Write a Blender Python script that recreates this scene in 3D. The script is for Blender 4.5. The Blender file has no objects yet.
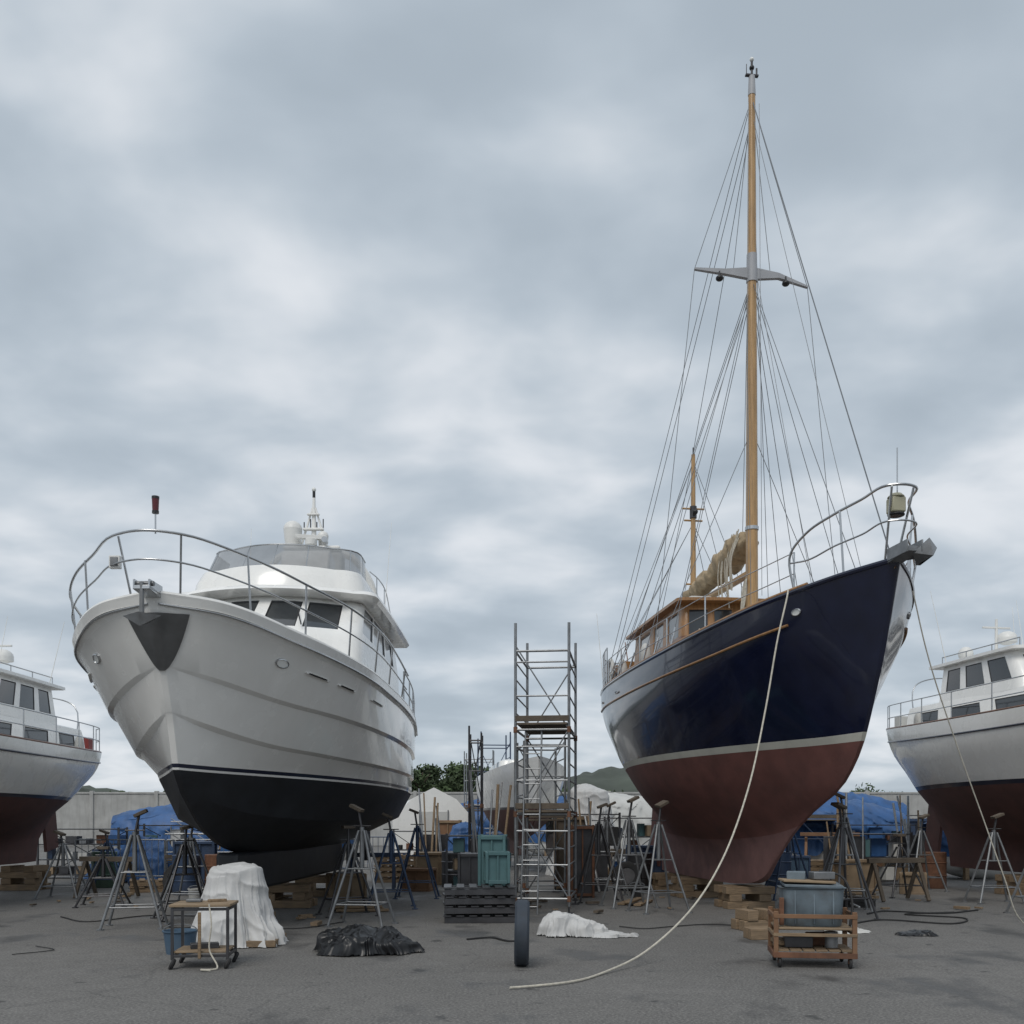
import bpy, bmesh, math, random
from mathutils import Vector, Matrix, noise
R=math.radians
random.seed(7)
sc=bpy.context.scene
V=Vector
# ------------------------------------------------------------------ materials
MATS={}
def mat(name,col,rough=.5,metal=0,var=.12,scale=3,bump=0,bscale=30,coat=0,dirt=0,dcol=(.12,.10,.08),streak=0,dscale=1.3,trans=0,stretch=None,alpha=1):
    m=bpy.data.materials.new(name); m.use_nodes=True
    nt=m.node_tree; N=nt.nodes; L=nt.links
    p=N['Principled BSDF']
    tc=N.new('ShaderNodeTexCoord')
    mp=N.new('ShaderNodeMapping'); L.new(tc.outputs['Object'],mp.inputs['Vector'])
    if stretch: mp.inputs['Scale'].default_value=stretch
    n=N.new('ShaderNodeTexNoise'); n.inputs['Scale'].default_value=scale; n.inputs['Detail'].default_value=6
    L.new(mp.outputs['Vector'],n.inputs['Vector'])
    mr=N.new('ShaderNodeMapRange'); mr.inputs['From Min'].default_value=.3; mr.inputs['From Max'].default_value=.7
    L.new(n.outputs['Fac'],mr.inputs['Value'])
    mx=N.new('ShaderNodeMix'); mx.data_type='RGBA'
    mx.inputs[6].default_value=(*[c*(1-var) for c in col],1); mx.inputs[7].default_value=(*[min(1,c*(1+var)) for c in col],1)
    L.new(mr.outputs['Result'],mx.inputs[0]); out=mx.outputs[2]
    if dirt>0:
        mp2=N.new('ShaderNodeMapping'); L.new(tc.outputs['Object'],mp2.inputs['Vector'])
        mp2.inputs['Scale'].default_value=(5,5,.6) if streak else (1,1,1)
        n2=N.new('ShaderNodeTexNoise'); n2.inputs['Scale'].default_value=dscale; n2.inputs['Detail'].default_value=8; n2.inputs['Roughness'].default_value=.65
        L.new(mp2.outputs['Vector'],n2.inputs['Vector'])
        r2=N.new('ShaderNodeMapRange'); r2.inputs['From Min'].default_value=.48; r2.inputs['From Max'].default_value=.75; r2.inputs['To Max'].default_value=dirt
        L.new(n2.outputs['Fac'],r2.inputs['Value'])
        m2=N.new('ShaderNodeMix'); m2.data_type='RGBA'; m2.inputs[7].default_value=(*dcol,1)
        L.new(r2.outputs['Result'],m2.inputs[0]); L.new(out,m2.inputs[6]); out=m2.outputs[2]
    L.new(out,p.inputs['Base Color'])
    rr=N.new('ShaderNodeMapRange'); rr.inputs['To Min'].default_value=max(0,rough-.07); rr.inputs['To Max'].default_value=min(1,rough+.1)
    L.new(n.outputs['Fac'],rr.inputs['Value']); L.new(rr.outputs['Result'],p.inputs['Roughness'])
    p.inputs['Metallic'].default_value=metal
    p.inputs['Coat Weight'].default_value=coat; p.inputs['Coat Roughness'].default_value=.06
    p.inputs['Transmission Weight'].default_value=trans
    p.inputs['Alpha'].default_value=alpha
    if bump>0:
        nb=N.new('ShaderNodeTexNoise'); nb.inputs['Scale'].default_value=bscale; nb.inputs['Detail'].default_value=5
        L.new(mp.outputs['Vector'],nb.inputs['Vector'])
        b=N.new('ShaderNodeBump'); b.inputs['Strength'].default_value=bump; b.inputs['Distance'].default_value=.02
        L.new(nb.outputs['Fac'],b.inputs['Height']); L.new(b.outputs['Normal'],p.inputs['Normal'])
    MATS[name]=m; return m
mat('gel_white',(.82,.815,.79),.26,var=.02,coat=.45,dirt=.10,dcol=(.46,.44,.40),streak=1)
mat('gel_grey',(.79,.78,.75),.24,var=.02,coat=.6,dirt=.10,dcol=(.52,.50,.45),streak=1)
mat('antifoul_black',(.012,.014,.018),.5,var=.3,dirt=.3,dcol=(.035,.037,.04))
mat('stripe_navy',(.01,.014,.035),.3,var=.1,coat=.3)
mat('hull_navy',(.006,.009,.030),.20,var=.2,coat=.55,bump=.03,bscale=2.5,dirt=.15,dcol=(.025,.03,.045),streak=1)
mat('antifoul_red',(.15,.060,.050),.72,var=.18,dirt=.5,dcol=(.085,.045,.041),bump=.15,bscale=15)
mat('antifoul_pink',(.20,.105,.097),.75,var=.2,dirt=.4,dcol=(.11,.06,.055),bump=.15,bscale=15)
mat('antifoul_maroon',(.10,.043,.036),.7,var=.2,dirt=.4,dcol=(.05,.027,.024))
mat('boot_cream',(.50,.49,.43),.5,var=.08,dirt=.3,dcol=(.25,.22,.18))
mat('teak',(.30,.155,.06),.4,var=.25,scale=6,coat=.2,stretch=(8,1,1))
mat('teak_dark',(.16,.065,.028),.35,var=.25,scale=6,coat=.3)
mat('spar_wood',(.42,.26,.115),.4,var=.25,scale=3,coat=.25,stretch=(12,12,.8),dirt=.3,dcol=(.26,.15,.07))
mat('raw_wood',(.24,.17,.105),.8,var=.3,scale=5,bump=.3,stretch=(1,12,12),dirt=.5,dcol=(.10,.08,.06))
mat('pad_wood',(.10,.08,.06),.8,var=.3,scale=5,bump=.3)
mat('ply',(.26,.19,.12),.75,var=.2,scale=4,dirt=.5,dcol=(.12,.10,.09))
mat('glass',(.025,.03,.035),.06,var=.3,scale=.8,coat=.5)
mat('glass_tint',(.20,.21,.22),.1,var=.15,alpha=.75)
mat('stainless',(.50,.51,.52),.25,metal=1,var=.08)
mat('steel_plate',(.20,.205,.21),.32,metal=.9,var=.3,scale=2)
mat('steel_dark',(.08,.08,.085),.4,metal=.7,var=.3,dirt=.4,dcol=(.05,.035,.03))
mat('galv',(.22,.23,.24),.45,metal=.6,var=.2,scale=8,dirt=.5,dcol=(.09,.07,.05))
mat('alu',(.26,.27,.28),.42,metal=.7,var=.2,scale=8,dirt=.5,dcol=(.09,.09,.09))
mat('spar_grey',(.36,.37,.39),.5,var=.1)
mat('rust',(.15,.07,.04),.8,var=.35,scale=10,dirt=.5,dcol=(.06,.04,.03))
mat('blue_steel',(.03,.055,.11),.5,var=.25,dirt=.45,dcol=(.07,.06,.05))
mat('blue_tarp',(.025,.09,.24),.5,var=.25,bump=.6,bscale=5,dirt=.3,dcol=(.06,.09,.14))
mat('blue_dull',(.06,.11,.17),.6,var=.2,dirt=.4,dcol=(.12,.11,.1))
mat('teal',(.07,.15,.16),.6,var=.2,dirt=.5,dcol=(.05,.06,.06))
mat('tarp_white',(.52,.52,.515),.6,var=.08,bump=.25,bscale=9,dirt=.45,dcol=(.30,.29,.27),dscale=3)
mat('tarp_black',(.006,.0065,.008),.36,var=.3)
mat('sail_tan',(.36,.28,.18),.85,var=.25,scale=9,bump=.6,bscale=14,dirt=.3,dcol=(.2,.15,.1))
mat('canvas',(.52,.52,.50),.7,var=.08,bump=.2,bscale=10,dirt=.2,dcol=(.35,.34,.32))
mat('rope',(.50,.47,.40),.85,var=.2,scale=30)
mat('wire',(.20,.21,.22),.4,metal=.6,var=.1)
mat('rubber',(.02,.02,.021),.75,var=.2,scale=8,dirt=.4,dcol=(.06,.055,.05))
mat('rubber_blue',(.03,.04,.055),.7,var=.2,scale=8,dirt=.4,dcol=(.07,.07,.07))
mat('red_lamp',(.10,.012,.018),.25,var=.1)
mat('plastic_white',(.70,.70,.68),.4,var=.04)
mat('lamp_cream',(.40,.38,.27),.4,var=.1,dirt=.3,dcol=(.2,.17,.1))
mat('lens',(.75,.76,.74),.12,var=.05,coat=.5)
mat('black_paint',(.015,.015,.017),.4,var=.2)
mat('concrete',(.36,.36,.35),.85,var=.15,scale=1.5,bump=.3,bscale=12,dirt=.5,dcol=(.20,.195,.18),streak=1)
mat('zinc_tub',(.15,.19,.22),.5,metal=.2,var=.25,scale=5,dirt=.6,dcol=(.08,.07,.06),dscale=4)
mat('leaf',(.045,.07,.028),.85,var=.55,scale=.9)
mat('bark',(.08,.06,.045),.9,var=.3)
mat('hill_green',(.060,.072,.058),.95,var=.4,scale=.08,bump=.5,bscale=.3)
mat('red_paint',(.22,.035,.03),.5,var=.15)
mat('orange_wood',(.20,.11,.06),.78,var=.25,dirt=.5,dcol=(.09,.065,.05))
mat('green_paint',(.05,.10,.07),.5,var=.2,dirt=.4)
# ------------------------------------------------------------------ builder
class B:
    def __init__(s,name,loc=(0,0,0),rot=0):
        s.name=name; s.parts={}; s.loc=loc; s.rot=rot
    def p(s,pn): return s.parts.setdefault(pn,dict(v=[],f=[],m=[],mats=[],bevel=0,inset=None,ang=35))
    def add(s,pn,verts,faces,m,fm=None):
        P=s.p(pn); o=len(P['v']); P['v']+= [tuple(v) for v in verts]
        def idx(mm):
            if mm not in P['mats']: P['mats'].append(mm)
            return P['mats'].index(mm)
        for k,f in enumerate(faces):
            P['f'].append([o+i for i in f]); P['m'].append(idx(fm[k] if fm else m))
    def box(s,pn,m,c,sz,r=(0,0,0),bevel=.006):
        from mathutils import Euler
        M=Euler([R(a) for a in r]).to_matrix(); c=V(c)
        vs=[c+M@V((x*sz[0]/2,y*sz[1]/2,z*sz[2]/2)) for x in(-1,1) for y in(-1,1) for z in(-1,1)]
        s.add(pn,vs,[(0,1,3,2),(4,6,7,5),(0,4,5,1),(2,3,7,6),(0,2,6,4),(1,5,7,3)],m)
        s.p(pn)['bevel']=bevel
    def tube(s,pn,m,pts,r,n=8,closed=False,cap=True):
        pts=[V(q) for q in pts]; k=len(pts)
        rs=r if isinstance(r,(list,tuple)) else [r]*k
        T=[]
        for i in range(k):
            if closed: t=pts[(i+1)%k]-pts[i-1]
            else: t=pts[min(i+1,k-1)]-pts[max(i-1,0)]
            T.append(t.normalized() if t.length>1e-9 else V((0,0,1)))
        u=T[0].cross(V((0,0,1)))
        if u.length<.1: u=T[0].cross(V((0,1,0)))
        u.normalize(); vs=[]
        for i in range(k):
            u=(u-T[i]*u.dot(T[i])); 
            if u.length<1e-6: u=T[i].orthogonal()
            u.normalize(); w=T[i].cross(u)
            for a in range(n):
                th=2*math.pi*a/n; vs.append(pts[i]+(u*math.cos(th)+w*math.sin(th))*rs[i])
        fs=[]
        for i in range(k if closed else k-1):
            j=(i+1)%k
            for a in range(n):
                b=(a+1)%n; fs.append((i*n+a,i*n+b,j*n+b,j*n+a))
        if not closed and cap: fs+= [tuple(range(n))[::-1],tuple((k-1)*n+a for a in range(n))]
        s.add(pn,vs,fs,m)
    def cyl(s,pn,m,a,b,r0,r1=None,n=14): s.tube(pn,m,[a,b],[r0,r0 if r1 is None else r1],n)
    def sph(s,pn,m,c,r,n=14,zmin=-1):
        if not isinstance(r,(list,tuple)): r=(r,r,r)
        c=V(c); vs=[]; k=n//2+1
        for i in range(k+1):
            ph=-math.pi/2+math.pi*i/k
            if math.sin(ph)<zmin: ph=math.asin(zmin)
            for a in range(n):
                th=2*math.pi*a/n; vs.append(c+V((r[0]*math.cos(ph)*math.cos(th),r[1]*math.cos(ph)*math.sin(th),r[2]*math.sin(ph))))
        fs=[(i*n+a,i*n+(a+1)%n,(i+1)*n+(a+1)%n,(i+1)*n+a) for i in range(k) for a in range(n)]
        s.add(pn,vs,fs,m)
    def finish(s):
        e=bpy.data.objects.new(s.name,None); sc.collection.objects.link(e)
        e.location=s.loc; e.rotation_euler=(0,0,R(s.rot)); e.empty_display_size=.3
        for pn,P in s.parts.items():
            me=bpy.data.meshes.new(pn); me.from_pydata(P['v'],[],P['f'])
            for mm in P['mats']: me.materials.append(MATS[mm])
            for i,pl in enumerate(me.polygons): pl.material_index=P['m'][i]
            bm=bmesh.new(); bm.from_mesh(me)
            bmesh.ops.remove_doubles(bm,verts=bm.verts,dist=1e-5)
            bmesh.ops.recalc_face_normals(bm,faces=bm.faces)
            if P['inset']:
                gm,frm,th,dp=P['inset']; gi=P['mats'].index(gm)
                me.materials.append(MATS[frm]); fi=len(P['mats'])
                res=bmesh.ops.inset_region(bm,faces=[f for f in bm.faces if f.material_index==gi],thickness=th,depth=dp,use_even_offset=True)
                for f in res['faces']: f.material_index=fi
            bm.to_mesh(me); bm.free()
            me.shade_smooth(); me.set_sharp_from_angle(angle=R(P['ang']))
            ob=bpy.data.objects.new(pn,me); sc.collection.objects.link(ob); ob.parent=e
            if P['bevel']:
                md=ob.modifiers.new('bevel','BEVEL'); md.width=P['bevel']; md.segments=2; md.limit_method='ANGLE'; md.angle_limit=R(50)
        return e
def herm(P,k):
    P=[V(p) for p in P]; n=len(P); d=[max((P[i+1]-P[i]).length,1e-6) for i in range(n-1)]
    m=[]
    for i in range(n):
        if i==0: m.append((P[1]-P[0])/d[0])
        elif i==n-1: m.append((P[-1]-P[-2])/d[-1])
        else:
            a=(P[i]-P[i-1])/d[i-1]; b=(P[i+1]-P[i])/d[i]
            m.append((a*d[i]+b*d[i-1])/(d[i]+d[i-1]))
    out=[]
    for i in range(n-1):
        ks=k[i] if isinstance(k,(list,tuple)) else k
        for j in range(ks):
            t=j/ks; t2=t*t; t3=t2*t
            out.append(P[i]*(2*t3-3*t2+1)+m[i]*d[i]*(t3-2*t2+t)+P[i+1]*(-2*t3+3*t2)+m[i+1]*d[i]*(t3-t2))
    out.append(P[-1]); return out
# ---- hull: rows of (aft, half-beam, z), sheer first, keel last
def hull(b,rows,matf,k=7,sub=3,smooth=True,deck='gel_white',dk=.10,pn='hull'):
    Rw=[herm(r,k) for r in rows]
    ns=len(Rw[0]); cols=[]
    for i in range(ns):
        c=[Rw[j][i] for j in range(len(Rw))]
        if smooth: c=herm(c,sub)
        else:
            o=[]
            for j in range(len(c)-1):
                for q in range(sub): o.append(c[j].lerp(c[j+1],q/sub))
            o.append(c[-1]); c=o
        cols.append(c)
    nr=len(cols[0]); vs=[];
    for sgn in(1,-1):
        for i in range(ns):
            for j in range(nr):
                q=cols[i][j]; vs.append((sgn*max(q.y,.0),q.x,q.z))
    o2=ns*nr; fs=[];fm=[]
    for i in range(ns-1):
        for j in range(nr-1):
            cc=(cols[i][j]+cols[i+1][j+1])/2; mm=matf(j/sub,i,cc)
            a,b_,c_,d_=i*nr+j,(i+1)*nr+j,(i+1)*nr+j+1,i*nr+j+1
            fs.append((a,b_,c_,d_)); fm.append(mm); fs.append((o2+a,o2+d_,o2+c_,o2+b_)); fm.append(mm)
    for i in(0,ns-1):
        for j in range(nr-1):
            cc=(cols[i][j]+cols[i][j+1])/2; mm=matf(j/sub,i,cc)
            a=i*nr+j; fs.append((a,a+1,o2+a+1,o2+a)); fm.append(mm)
    for i in range(ns-1):
        a=i*nr+nr-1; fs.append((a,a+nr,o2+a+nr,o2+a)); fm.append(matf(nr/sub,i,cols[i][-1]))
    b.add(pn,vs,fs,None,fm)
    # deck
    dv=[];df=[]
    for i in range(ns):
        q=cols[i][0]; w=max(q.y-.03,0)
        for t in(-1,-.5,0,.5,1): dv.append((t*w,q.x+.02,q.z-dk+.06*(1-t*t)))
    for i in range(ns-1):
        for t in range(4): df.append((i*5+t,i*5+t+1,(i+1)*5+t+1,(i+1)*5+t))
    b.add('deck',dv,df,deck)
    return cols
def edge(cols,j,y,sgn,dz=0,out=0):
    for i in range(len(cols)-1):
        a,c=cols[i][j],cols[i+1][j]
        if a.x<=y<=c.x:
            t=(y-a.x)/max(c.x-a.x,1e-6); q=a.lerp(c,t); return V((sgn*(q.y+out),q.x,q.z+dz))
    q=cols[0][j] if y<cols[0][j].x else cols[-1][j]
    return V((sgn*(q.y+out),q.x,q.z+dz))
def surf(cols,y,z,sgn):
    best=(1e9,0,0)
    for i in range(1,len(cols)-1):
        for j in range(1,len(cols[0])-1):
            q=cols[i][j]; d=(q.x-y)**2+(q.z-z)**2
            if d<best[0]: best=(d,i,j)
    _,i,j=best; q=cols[i][j]
    def w(a): return V((sgn*a.y,a.x,a.z))
    n=(w(cols[i+1][j])-w(cols[i-1][j])).cross(w(cols[i][j+1])-w(cols[i][j-1])).normalized()
    if n.x*sgn<0: n=-n
    t=(w(cols[i+1][j])-w(cols[i-1][j])).normalized()
    return w(q),n,t
def atz(col,z):
    for j in range(len(col)-1):
        a,c=col[j],col[j+1]
        if a.z>=z>=c.z: return a.lerp(c,(a.z-z)/max(a.z-c.z,1e-6))
    return col[0] if z>col[0].z else col[-1]
def at_half(cols,w,z):
    P=[atz(c,z) for c in cols]
    if w<=P[0].y: return V((P[0].x,w,z))
    for i in range(len(P)-1):
        if P[i].y<=w<=P[i+1].y:
            q=P[i].lerp(P[i+1],(w-P[i].y)/max(P[i+1].y-P[i].y,1e-6)); return q
    return P[0]
def plate(b,pn,m,cols,y,z,sgn,wd,ht,off=.012,n=16,sq=2.0):
    c,nn,t=surf(cols,y,z,sgn); u=nn.cross(t).normalized(); c=c+nn*off
    def ring(s,o):
        r=[]
        for a in range(n):
            th=2*math.pi*a/n; cx=math.cos(th); sx=math.sin(th)
            cx=math.copysign(abs(cx)**(2/sq),cx); sx=math.copysign(abs(sx)**(2/sq),sx)
            r.append(c+t*cx*wd/2*s+u*sx*ht/2*s+nn*o)
        return r
    vs=ring(1,-.03)+ring(1,.005)+ring(.85,.012)+ring(.8,.0); vs.append(c)
    fs=[]
    for k in range(3):
        for a in range(n): fs.append((k*n+a,k*n+(a+1)%n,(k+1)*n+(a+1)%n,(k+1)*n+a))
    fm=['stainless' if m!='black_paint' else 'gel_white']*len(fs)
    for a in range(n): fs.append((3*n+a,3*n+(a+1)%n,4*n)); fm.append(m)
    b.add(pn,vs,fs,None,fm)
# ---- superstructure
NF,NC,NS,NB=12,4,24,2
def house(b,pn,levels,matf,inset=None,top=None):
    loops=[]
    for (z,fy,by,w,bow,rc) in levels:
        h=[]
        for a in range(NF+1):
            x=a/NF*(w-rc); h.append((x,fy+bow*(x/w)**2))
        y0=h[-1][1]
        for a in range(1,NC+1):
            th=math.pi/2*a/NC; h.append((w-rc+rc*math.sin(th),y0+rc*(1-math.cos(th))))
        ys=h[-1][1]
        for a in range(1,NS+1):
            t=a/NS; h.append((w*(1-.06*t*t),ys+(by-ys)*t))
        xe=h[-1][0]
        for a in range(1,NB+1): h.append((xe*(1-a/NB),by))
        full=[V((x,y,z)) for x,y in h]+[V((-x,y,z)) for x,y in h[-2:0:-1]]
        loops.append(full)
    n=len(loops[0]); hl=NF+NC+NS+NB; vs=[v for l in loops for v in l]; fs=[];fm=[]
    for k in range(len(loops)-1):
        for a in range(n):
            c=a if a<hl else n-1-a
            fs.append((k*n+a,k*n+(a+1)%n,(k+1)*n+(a+1)%n,(k+1)*n+a)); fm.append(matf(k,c,a<hl))
    fs.append(tuple((len(loops)-1)*n+a for a in range(n))); fm.append(top or matf(len(loops)-2,NF+NC+NS,True))
    b.add(pn,vs,fs,None,fm)
    if inset: b.p(pn)['inset']=inset
    return loops
def win(bands,front=(),side=(),glass='glass',body='gel_white'):
    def f(k,c,r):
        if k in bands:
            if c<NF and any(a<=c<e for a,e in front): return glass
            if NF+NC<=c<NF+NC+NS and any(a<=c-NF-NC<e for a,e in side): return glass
        return body
    return f
def stanch_rail(b,pn,cols,ys,sgn,h,r=.013,wire=False,mids=(.5,)):
    tops=[]
    for y in ys:
        a=edge(cols,0,y,sgn,-.02,-.05); t=a+V((0,0,h)); b.cyl(pn,'stainless',a,t,r,n=8); tops.append((a,t))
    for f in (1,)+tuple(mids):
        pts=[a.lerp(t,f) for a,t in tops]
        b.tube(pn,'stainless',herm(pts,4),.008 if wire else r,8)
def stand(loc,h,rot=0,bw=.42,m='galv',lean=(0,0)):
    b=B('boat_stand',(loc[0],loc[1],0),rot)
    hub=h*.80; feet=[(-bw,-bw*.8),(bw,-bw*.8),(bw,bw*.8),(-bw,bw*.8)]
    for fx,fy in feet:
        b.cyl('legs',m,(fx,fy,.02),(fx*.10,fy*.10,hub),.021,n=8)
        b.cyl('feet',m,(fx,fy,0),(fx,fy,.02),.055,n=10)
    for k in range(4):
        a,c=feet[k],feet[(k+1)%4]; t=.78
        b.cyl('braces',m,(a[0]*t,a[1]*t,hub*.23),(c[0]*t,c[1]*t,hub*.23),.013,n=6)
        if k%2==0: b.cyl('braces',m,(a[0]*.45,a[1]*.45,hub*.6),(c[0]*.45,c[1]*.45,hub*.6),.011,n=6)
    b.cyl('post',m,(0,0,hub*.6),(0,0,hub+.05),.036)
    b.cyl('screw','steel_dark',(0,0,hub),(lean[0]*.5,lean[1]*.5,h-.05),.02)
    b.cyl('handle','steel_dark',(-.14,0,hub+.07),(.14,0,hub+.07),.011,n=6)
    b.box('pad','pad_wood',(lean[0]*.7,lean[1]*.7,h-.02),(.20,.18,.05),(lean[1]*120,-lean[0]*220,0))
    return b.finish()
def blocks(loc,n,w=.9,d=.25,h=.14,rot=0):
    b=B('timber_blocks',loc,rot)
    for k in range(n):
        c=(random.uniform(-.02,.02),random.uniform(-.02,.02),h/2+k*h)
        if k%2: 
            for s in(-1,1): b.box('beams','raw_wood',(c[0]+s*w*.3,c[1],c[2]),(d*.9,w*.8,h-.004),(0,0,random.uniform(-3,3)))
        else:
            for s in(-1,1): b.box('beams','raw_wood',(c[0],c[1]+s*w*.25,c[2]),(w,d,h-.004),(0,0,random.uniform(-3,3)))
    return b.finish()

# ================================================================== MOTOR YACHT
def motor_yacht():
    b=B('motor_yacht',(-4.32,12.0,0),-2)
    rows=[
     [(0,.06,4.32),(.28,.78,4.24),(1.15,1.52,4.02),(2.5,1.98,3.88),(5,2.15,3.78),(8,2.08,3.70),(11,1.75,3.66)],
     [(.03,.05,4.20),(.32,.74,4.12),(1.18,1.48,3.90),(2.5,1.95,3.76),(5,2.14,3.66),(8,2.08,3.58),(11,1.75,3.54)],
     [(.05,.05,4.14),(.36,.68,4.06),(1.2,1.42,3.85),(2.52,1.90,3.71),(5,2.10,3.61),(8,2.05,3.53),(10.98,1.72,3.49)],
     [(.30,.04,3.52),(.64,.46,3.42),(1.45,1.13,3.22),(2.7,1.70,3.12),(5,2.04,3.06),(8,2.03,3.02),(10.95,1.72,3.0)],
     [(.32,.04,3.49),(.66,.40,3.38),(1.47,1.06,3.18),(2.7,1.62,3.08),(5,1.96,3.02),(8,1.97,2.98),(10.95,1.67,2.96)],
     [(.53,.04,2.96),(.9,.35,2.84),(1.75,.88,2.66),(2.9,1.41,2.58),(5,1.88,2.53),(8,1.98,2.52),(10.9,1.70,2.52)],
     [(.55,.04,2.93),(.9,.27,2.80),(1.75,.79,2.62),(2.9,1.32,2.54),(5,1.79,2.49),(8,1.92,2.48),(10.9,1.65,2.48)],
     [(.74,.04,2.32),(1.15,.25,2.31),(1.95,.64,2.30),(3.0,1.12,2.29),(5,1.70,2.28),(8,1.90,2.27),(10.9,1.65,2.27)],
     [(.76,.04,2.27),(1.17,.24,2.26),(1.97,.62,2.25),(3.0,1.10,2.24),(5,1.69,2.23),(8,1.89,2.22),(10.9,1.64,2.22)],
     [(.77,.04,2.24),(1.18,.235,2.23),(1.98,.61,2.22),(3.0,1.09,2.21),(5,1.68,2.20),(8,1.885,2.19),(10.9,1.64,2.19)],
     [(1.0,.03,1.95),(1.45,.20,1.85),(2.2,.5,1.70),(3.2,.88,1.62),(5.1,1.35,1.60),(8,1.5,1.62),(10.9,1.35,1.66)],
     [(1.5,.02,1.60),(1.9,.03,1.42),(2.6,.04,1.22),(3.6,.05,1.08),(5.2,.06,1.02),(8,.06,1.02),(10.9,.06,1.05)]]
    def mf(j,i,c):
        if j<7: return 'gel_white' if j<2 else 'gel_grey'
        if j<8: return 'stripe_navy'
        if j<9: return 'gel_grey'
        return 'antifoul_black'
    cols=hull(b,rows,mf,k=[12,9,7,7,6,6],sub=3,smooth=False)
    b.p('hull')['ang']=20
    for s in(1,-1):
        vs=[];NZ,NW=16,10
        for a in range(NZ+1):
            z=4.10-.66*a/NZ; wm=.03+.36*(1-a/NZ)**.75
            for c in range(NW+1):
                q=at_half(cols,wm*c/NW,z); vs.append((s*(q.y+(.006 if c else 0)),q.x-.022,q.z))
        b.add('stem_plate',vs,[(a*(NW+1)+c,a*(NW+1)+c+1,(a+1)*(NW+1)+c+1,(a+1)*(NW+1)+c) for a in range(NZ) for c in range(NW)],'steel_plate')
    for s in(1,-1):
        pts=[V((s*(c[3].y+.012),c[3].x,c[3].z)) for c in cols]
        b.tube('rub_rail','stainless',pts,.016,6)
        pts=[V((s*(c[0].y-.03),c[0].x+.02,c[0].z+.015)) for c in cols]
        b.tube('toe_rail','gel_white',pts,.035,8)
    b.box('keel','antifoul_black',(0,6.6,.80),(.34,7.6,.62),bevel=.05)
    for s in(1,-1):
        plate(b,'hull_light','lens',cols,1.15 if s>0 else 1.0,3.68,s,.22,.13)
        for yy in(1.9,2.6): plate(b,'vent','black_paint',cols,yy,3.50,s,.55,.03,n=20,sq=5)
        plate(b,'vent','black_paint',cols,4.0,3.42,s,.8,.03,n=20,sq=5)
    house(b,'trunk_cabin',[(3.8,1.7,5.2,.95,.7,.3),(4.25,1.85,5.2,.98,.7,.3),(4.38,2.1,5.2,.92,.7,.3),(4.44,2.5,5.2,.7,.6,.3)],win((),()))
    b.box('hatch','glass',(0,3.0,4.47),(.5,.5,.05),(-3,0,0))
    lv=[(3.7,3.7,9.6,1.66,.7,.35),(4.6,4.05,9.6,1.64,.7,.35),(4.76,4.2,9.6,1.62,.7,.35),(5.30,4.85,9.6,1.54,.7,.32),(5.40,5.0,9.6,1.50,.7,.3),
        (5.405,4.72,10.2,1.74,.75,.35),(5.46,4.62,10.2,1.80,.75,.35),(5.53,4.70,10.2,1.78,.75,.35),(5.56,4.95,10.2,1.6,.75,.35)]
    def mfh(k,c,r):
        if k==2:
            if 1<=c<6 or 7<=c<12: return 'glass'
            q=c-NF-NC
            if 0<=q<5 or 6<=q<13 or 14<=q<20: return 'glass'
        return 'gel_white'
    house(b,'deckhouse',lv,mfh,inset=('glass','black_paint',.022,-.02))
    for x in (-.75,.75):
        b.tube('wiper','black_paint',[(x,4.25,4.78),(x*.8,4.62,5.10)],.012,6)
    lv=[(5.5,4.95,9.8,1.52,.75,.4),(5.75,5.0,9.8,1.50,.75,.4),(5.98,5.15,9.8,1.42,.75,.4),(6.0,5.3,9.8,1.34,.75,.4)]
    house(b,'flybridge',lv,win((),()))
    lv=[(5.99,5.24,7.6,1.38,.75,.42),(6.46,5.62,7.6,1.32,.75,.42)]
    loops=house(b,'fly_windscreen_tmp',lv,win((),()))
    b.parts.pop('fly_windscreen_tmp')
    n=len(loops[0])
    sel=list(range(n-(NF+NC+12),n))+list(range(0,NF+NC+12))
    vs=[loops[0][a] for a in sel]+[loops[1][a] for a in sel]; m_=len(sel)
    b.add('fly_windscreen',vs,[(i,i+1,m_+i+1,m_+i) for i in range(m_-1)],'glass_tint')
    b.tube('fly_windscreen_frame','stainless',[loops[1][a] for a in sel],.014,6)
    for i in range(0,m_,7): b.tube('fly_windscreen_frame','stainless',[loops[0][sel[i]],loops[1][sel[i]]],.01,6)
    b.box('helm_console','gel_white',(.35,6.4,6.2),(.9,.5,.55),(-10,0,0),bevel=.04)
    b.box('helm_seat','canvas',(.35,7.4,6.35),(.9,.35,.8),bevel=.06)
    for s in(1,-1):
        b.tube('radar_arch','gel_white',herm([(s*1.25,8.9,5.9),(s*1.05,8.6,6.6),(s*.75,8.4,6.95),(0,8.35,7.05)],5),.07,10)
    b.box('radar_arch_shelf','gel_white',(0,8.35,7.08),(1.15,.5,.08),bevel=.03)
    b.cyl('radar_mast','gel_white',(0,8.35,7.1),(0,8.35,8.15),.06,.03)
    for s in(1,-1): b.cyl('radar_mast','gel_white',(s*.28,8.35,7.1),(s*.03,8.35,7.95),.025,.02)
    b.box('radar_mast_arm','gel_white',(0,8.3,7.5),(.42,.1,.04)); b.box('radar_mast_arm','gel_white',(0,8.3,7.8),(.25,.08,.03))
    b.cyl('open_radar','plastic_white',(0,8.1,7.12),(0,8.1,7.24),.12)
    b.box('open_radar','plastic_white',(0,8.1,7.28),(.62,.1,.08),(0,0,15))
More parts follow.
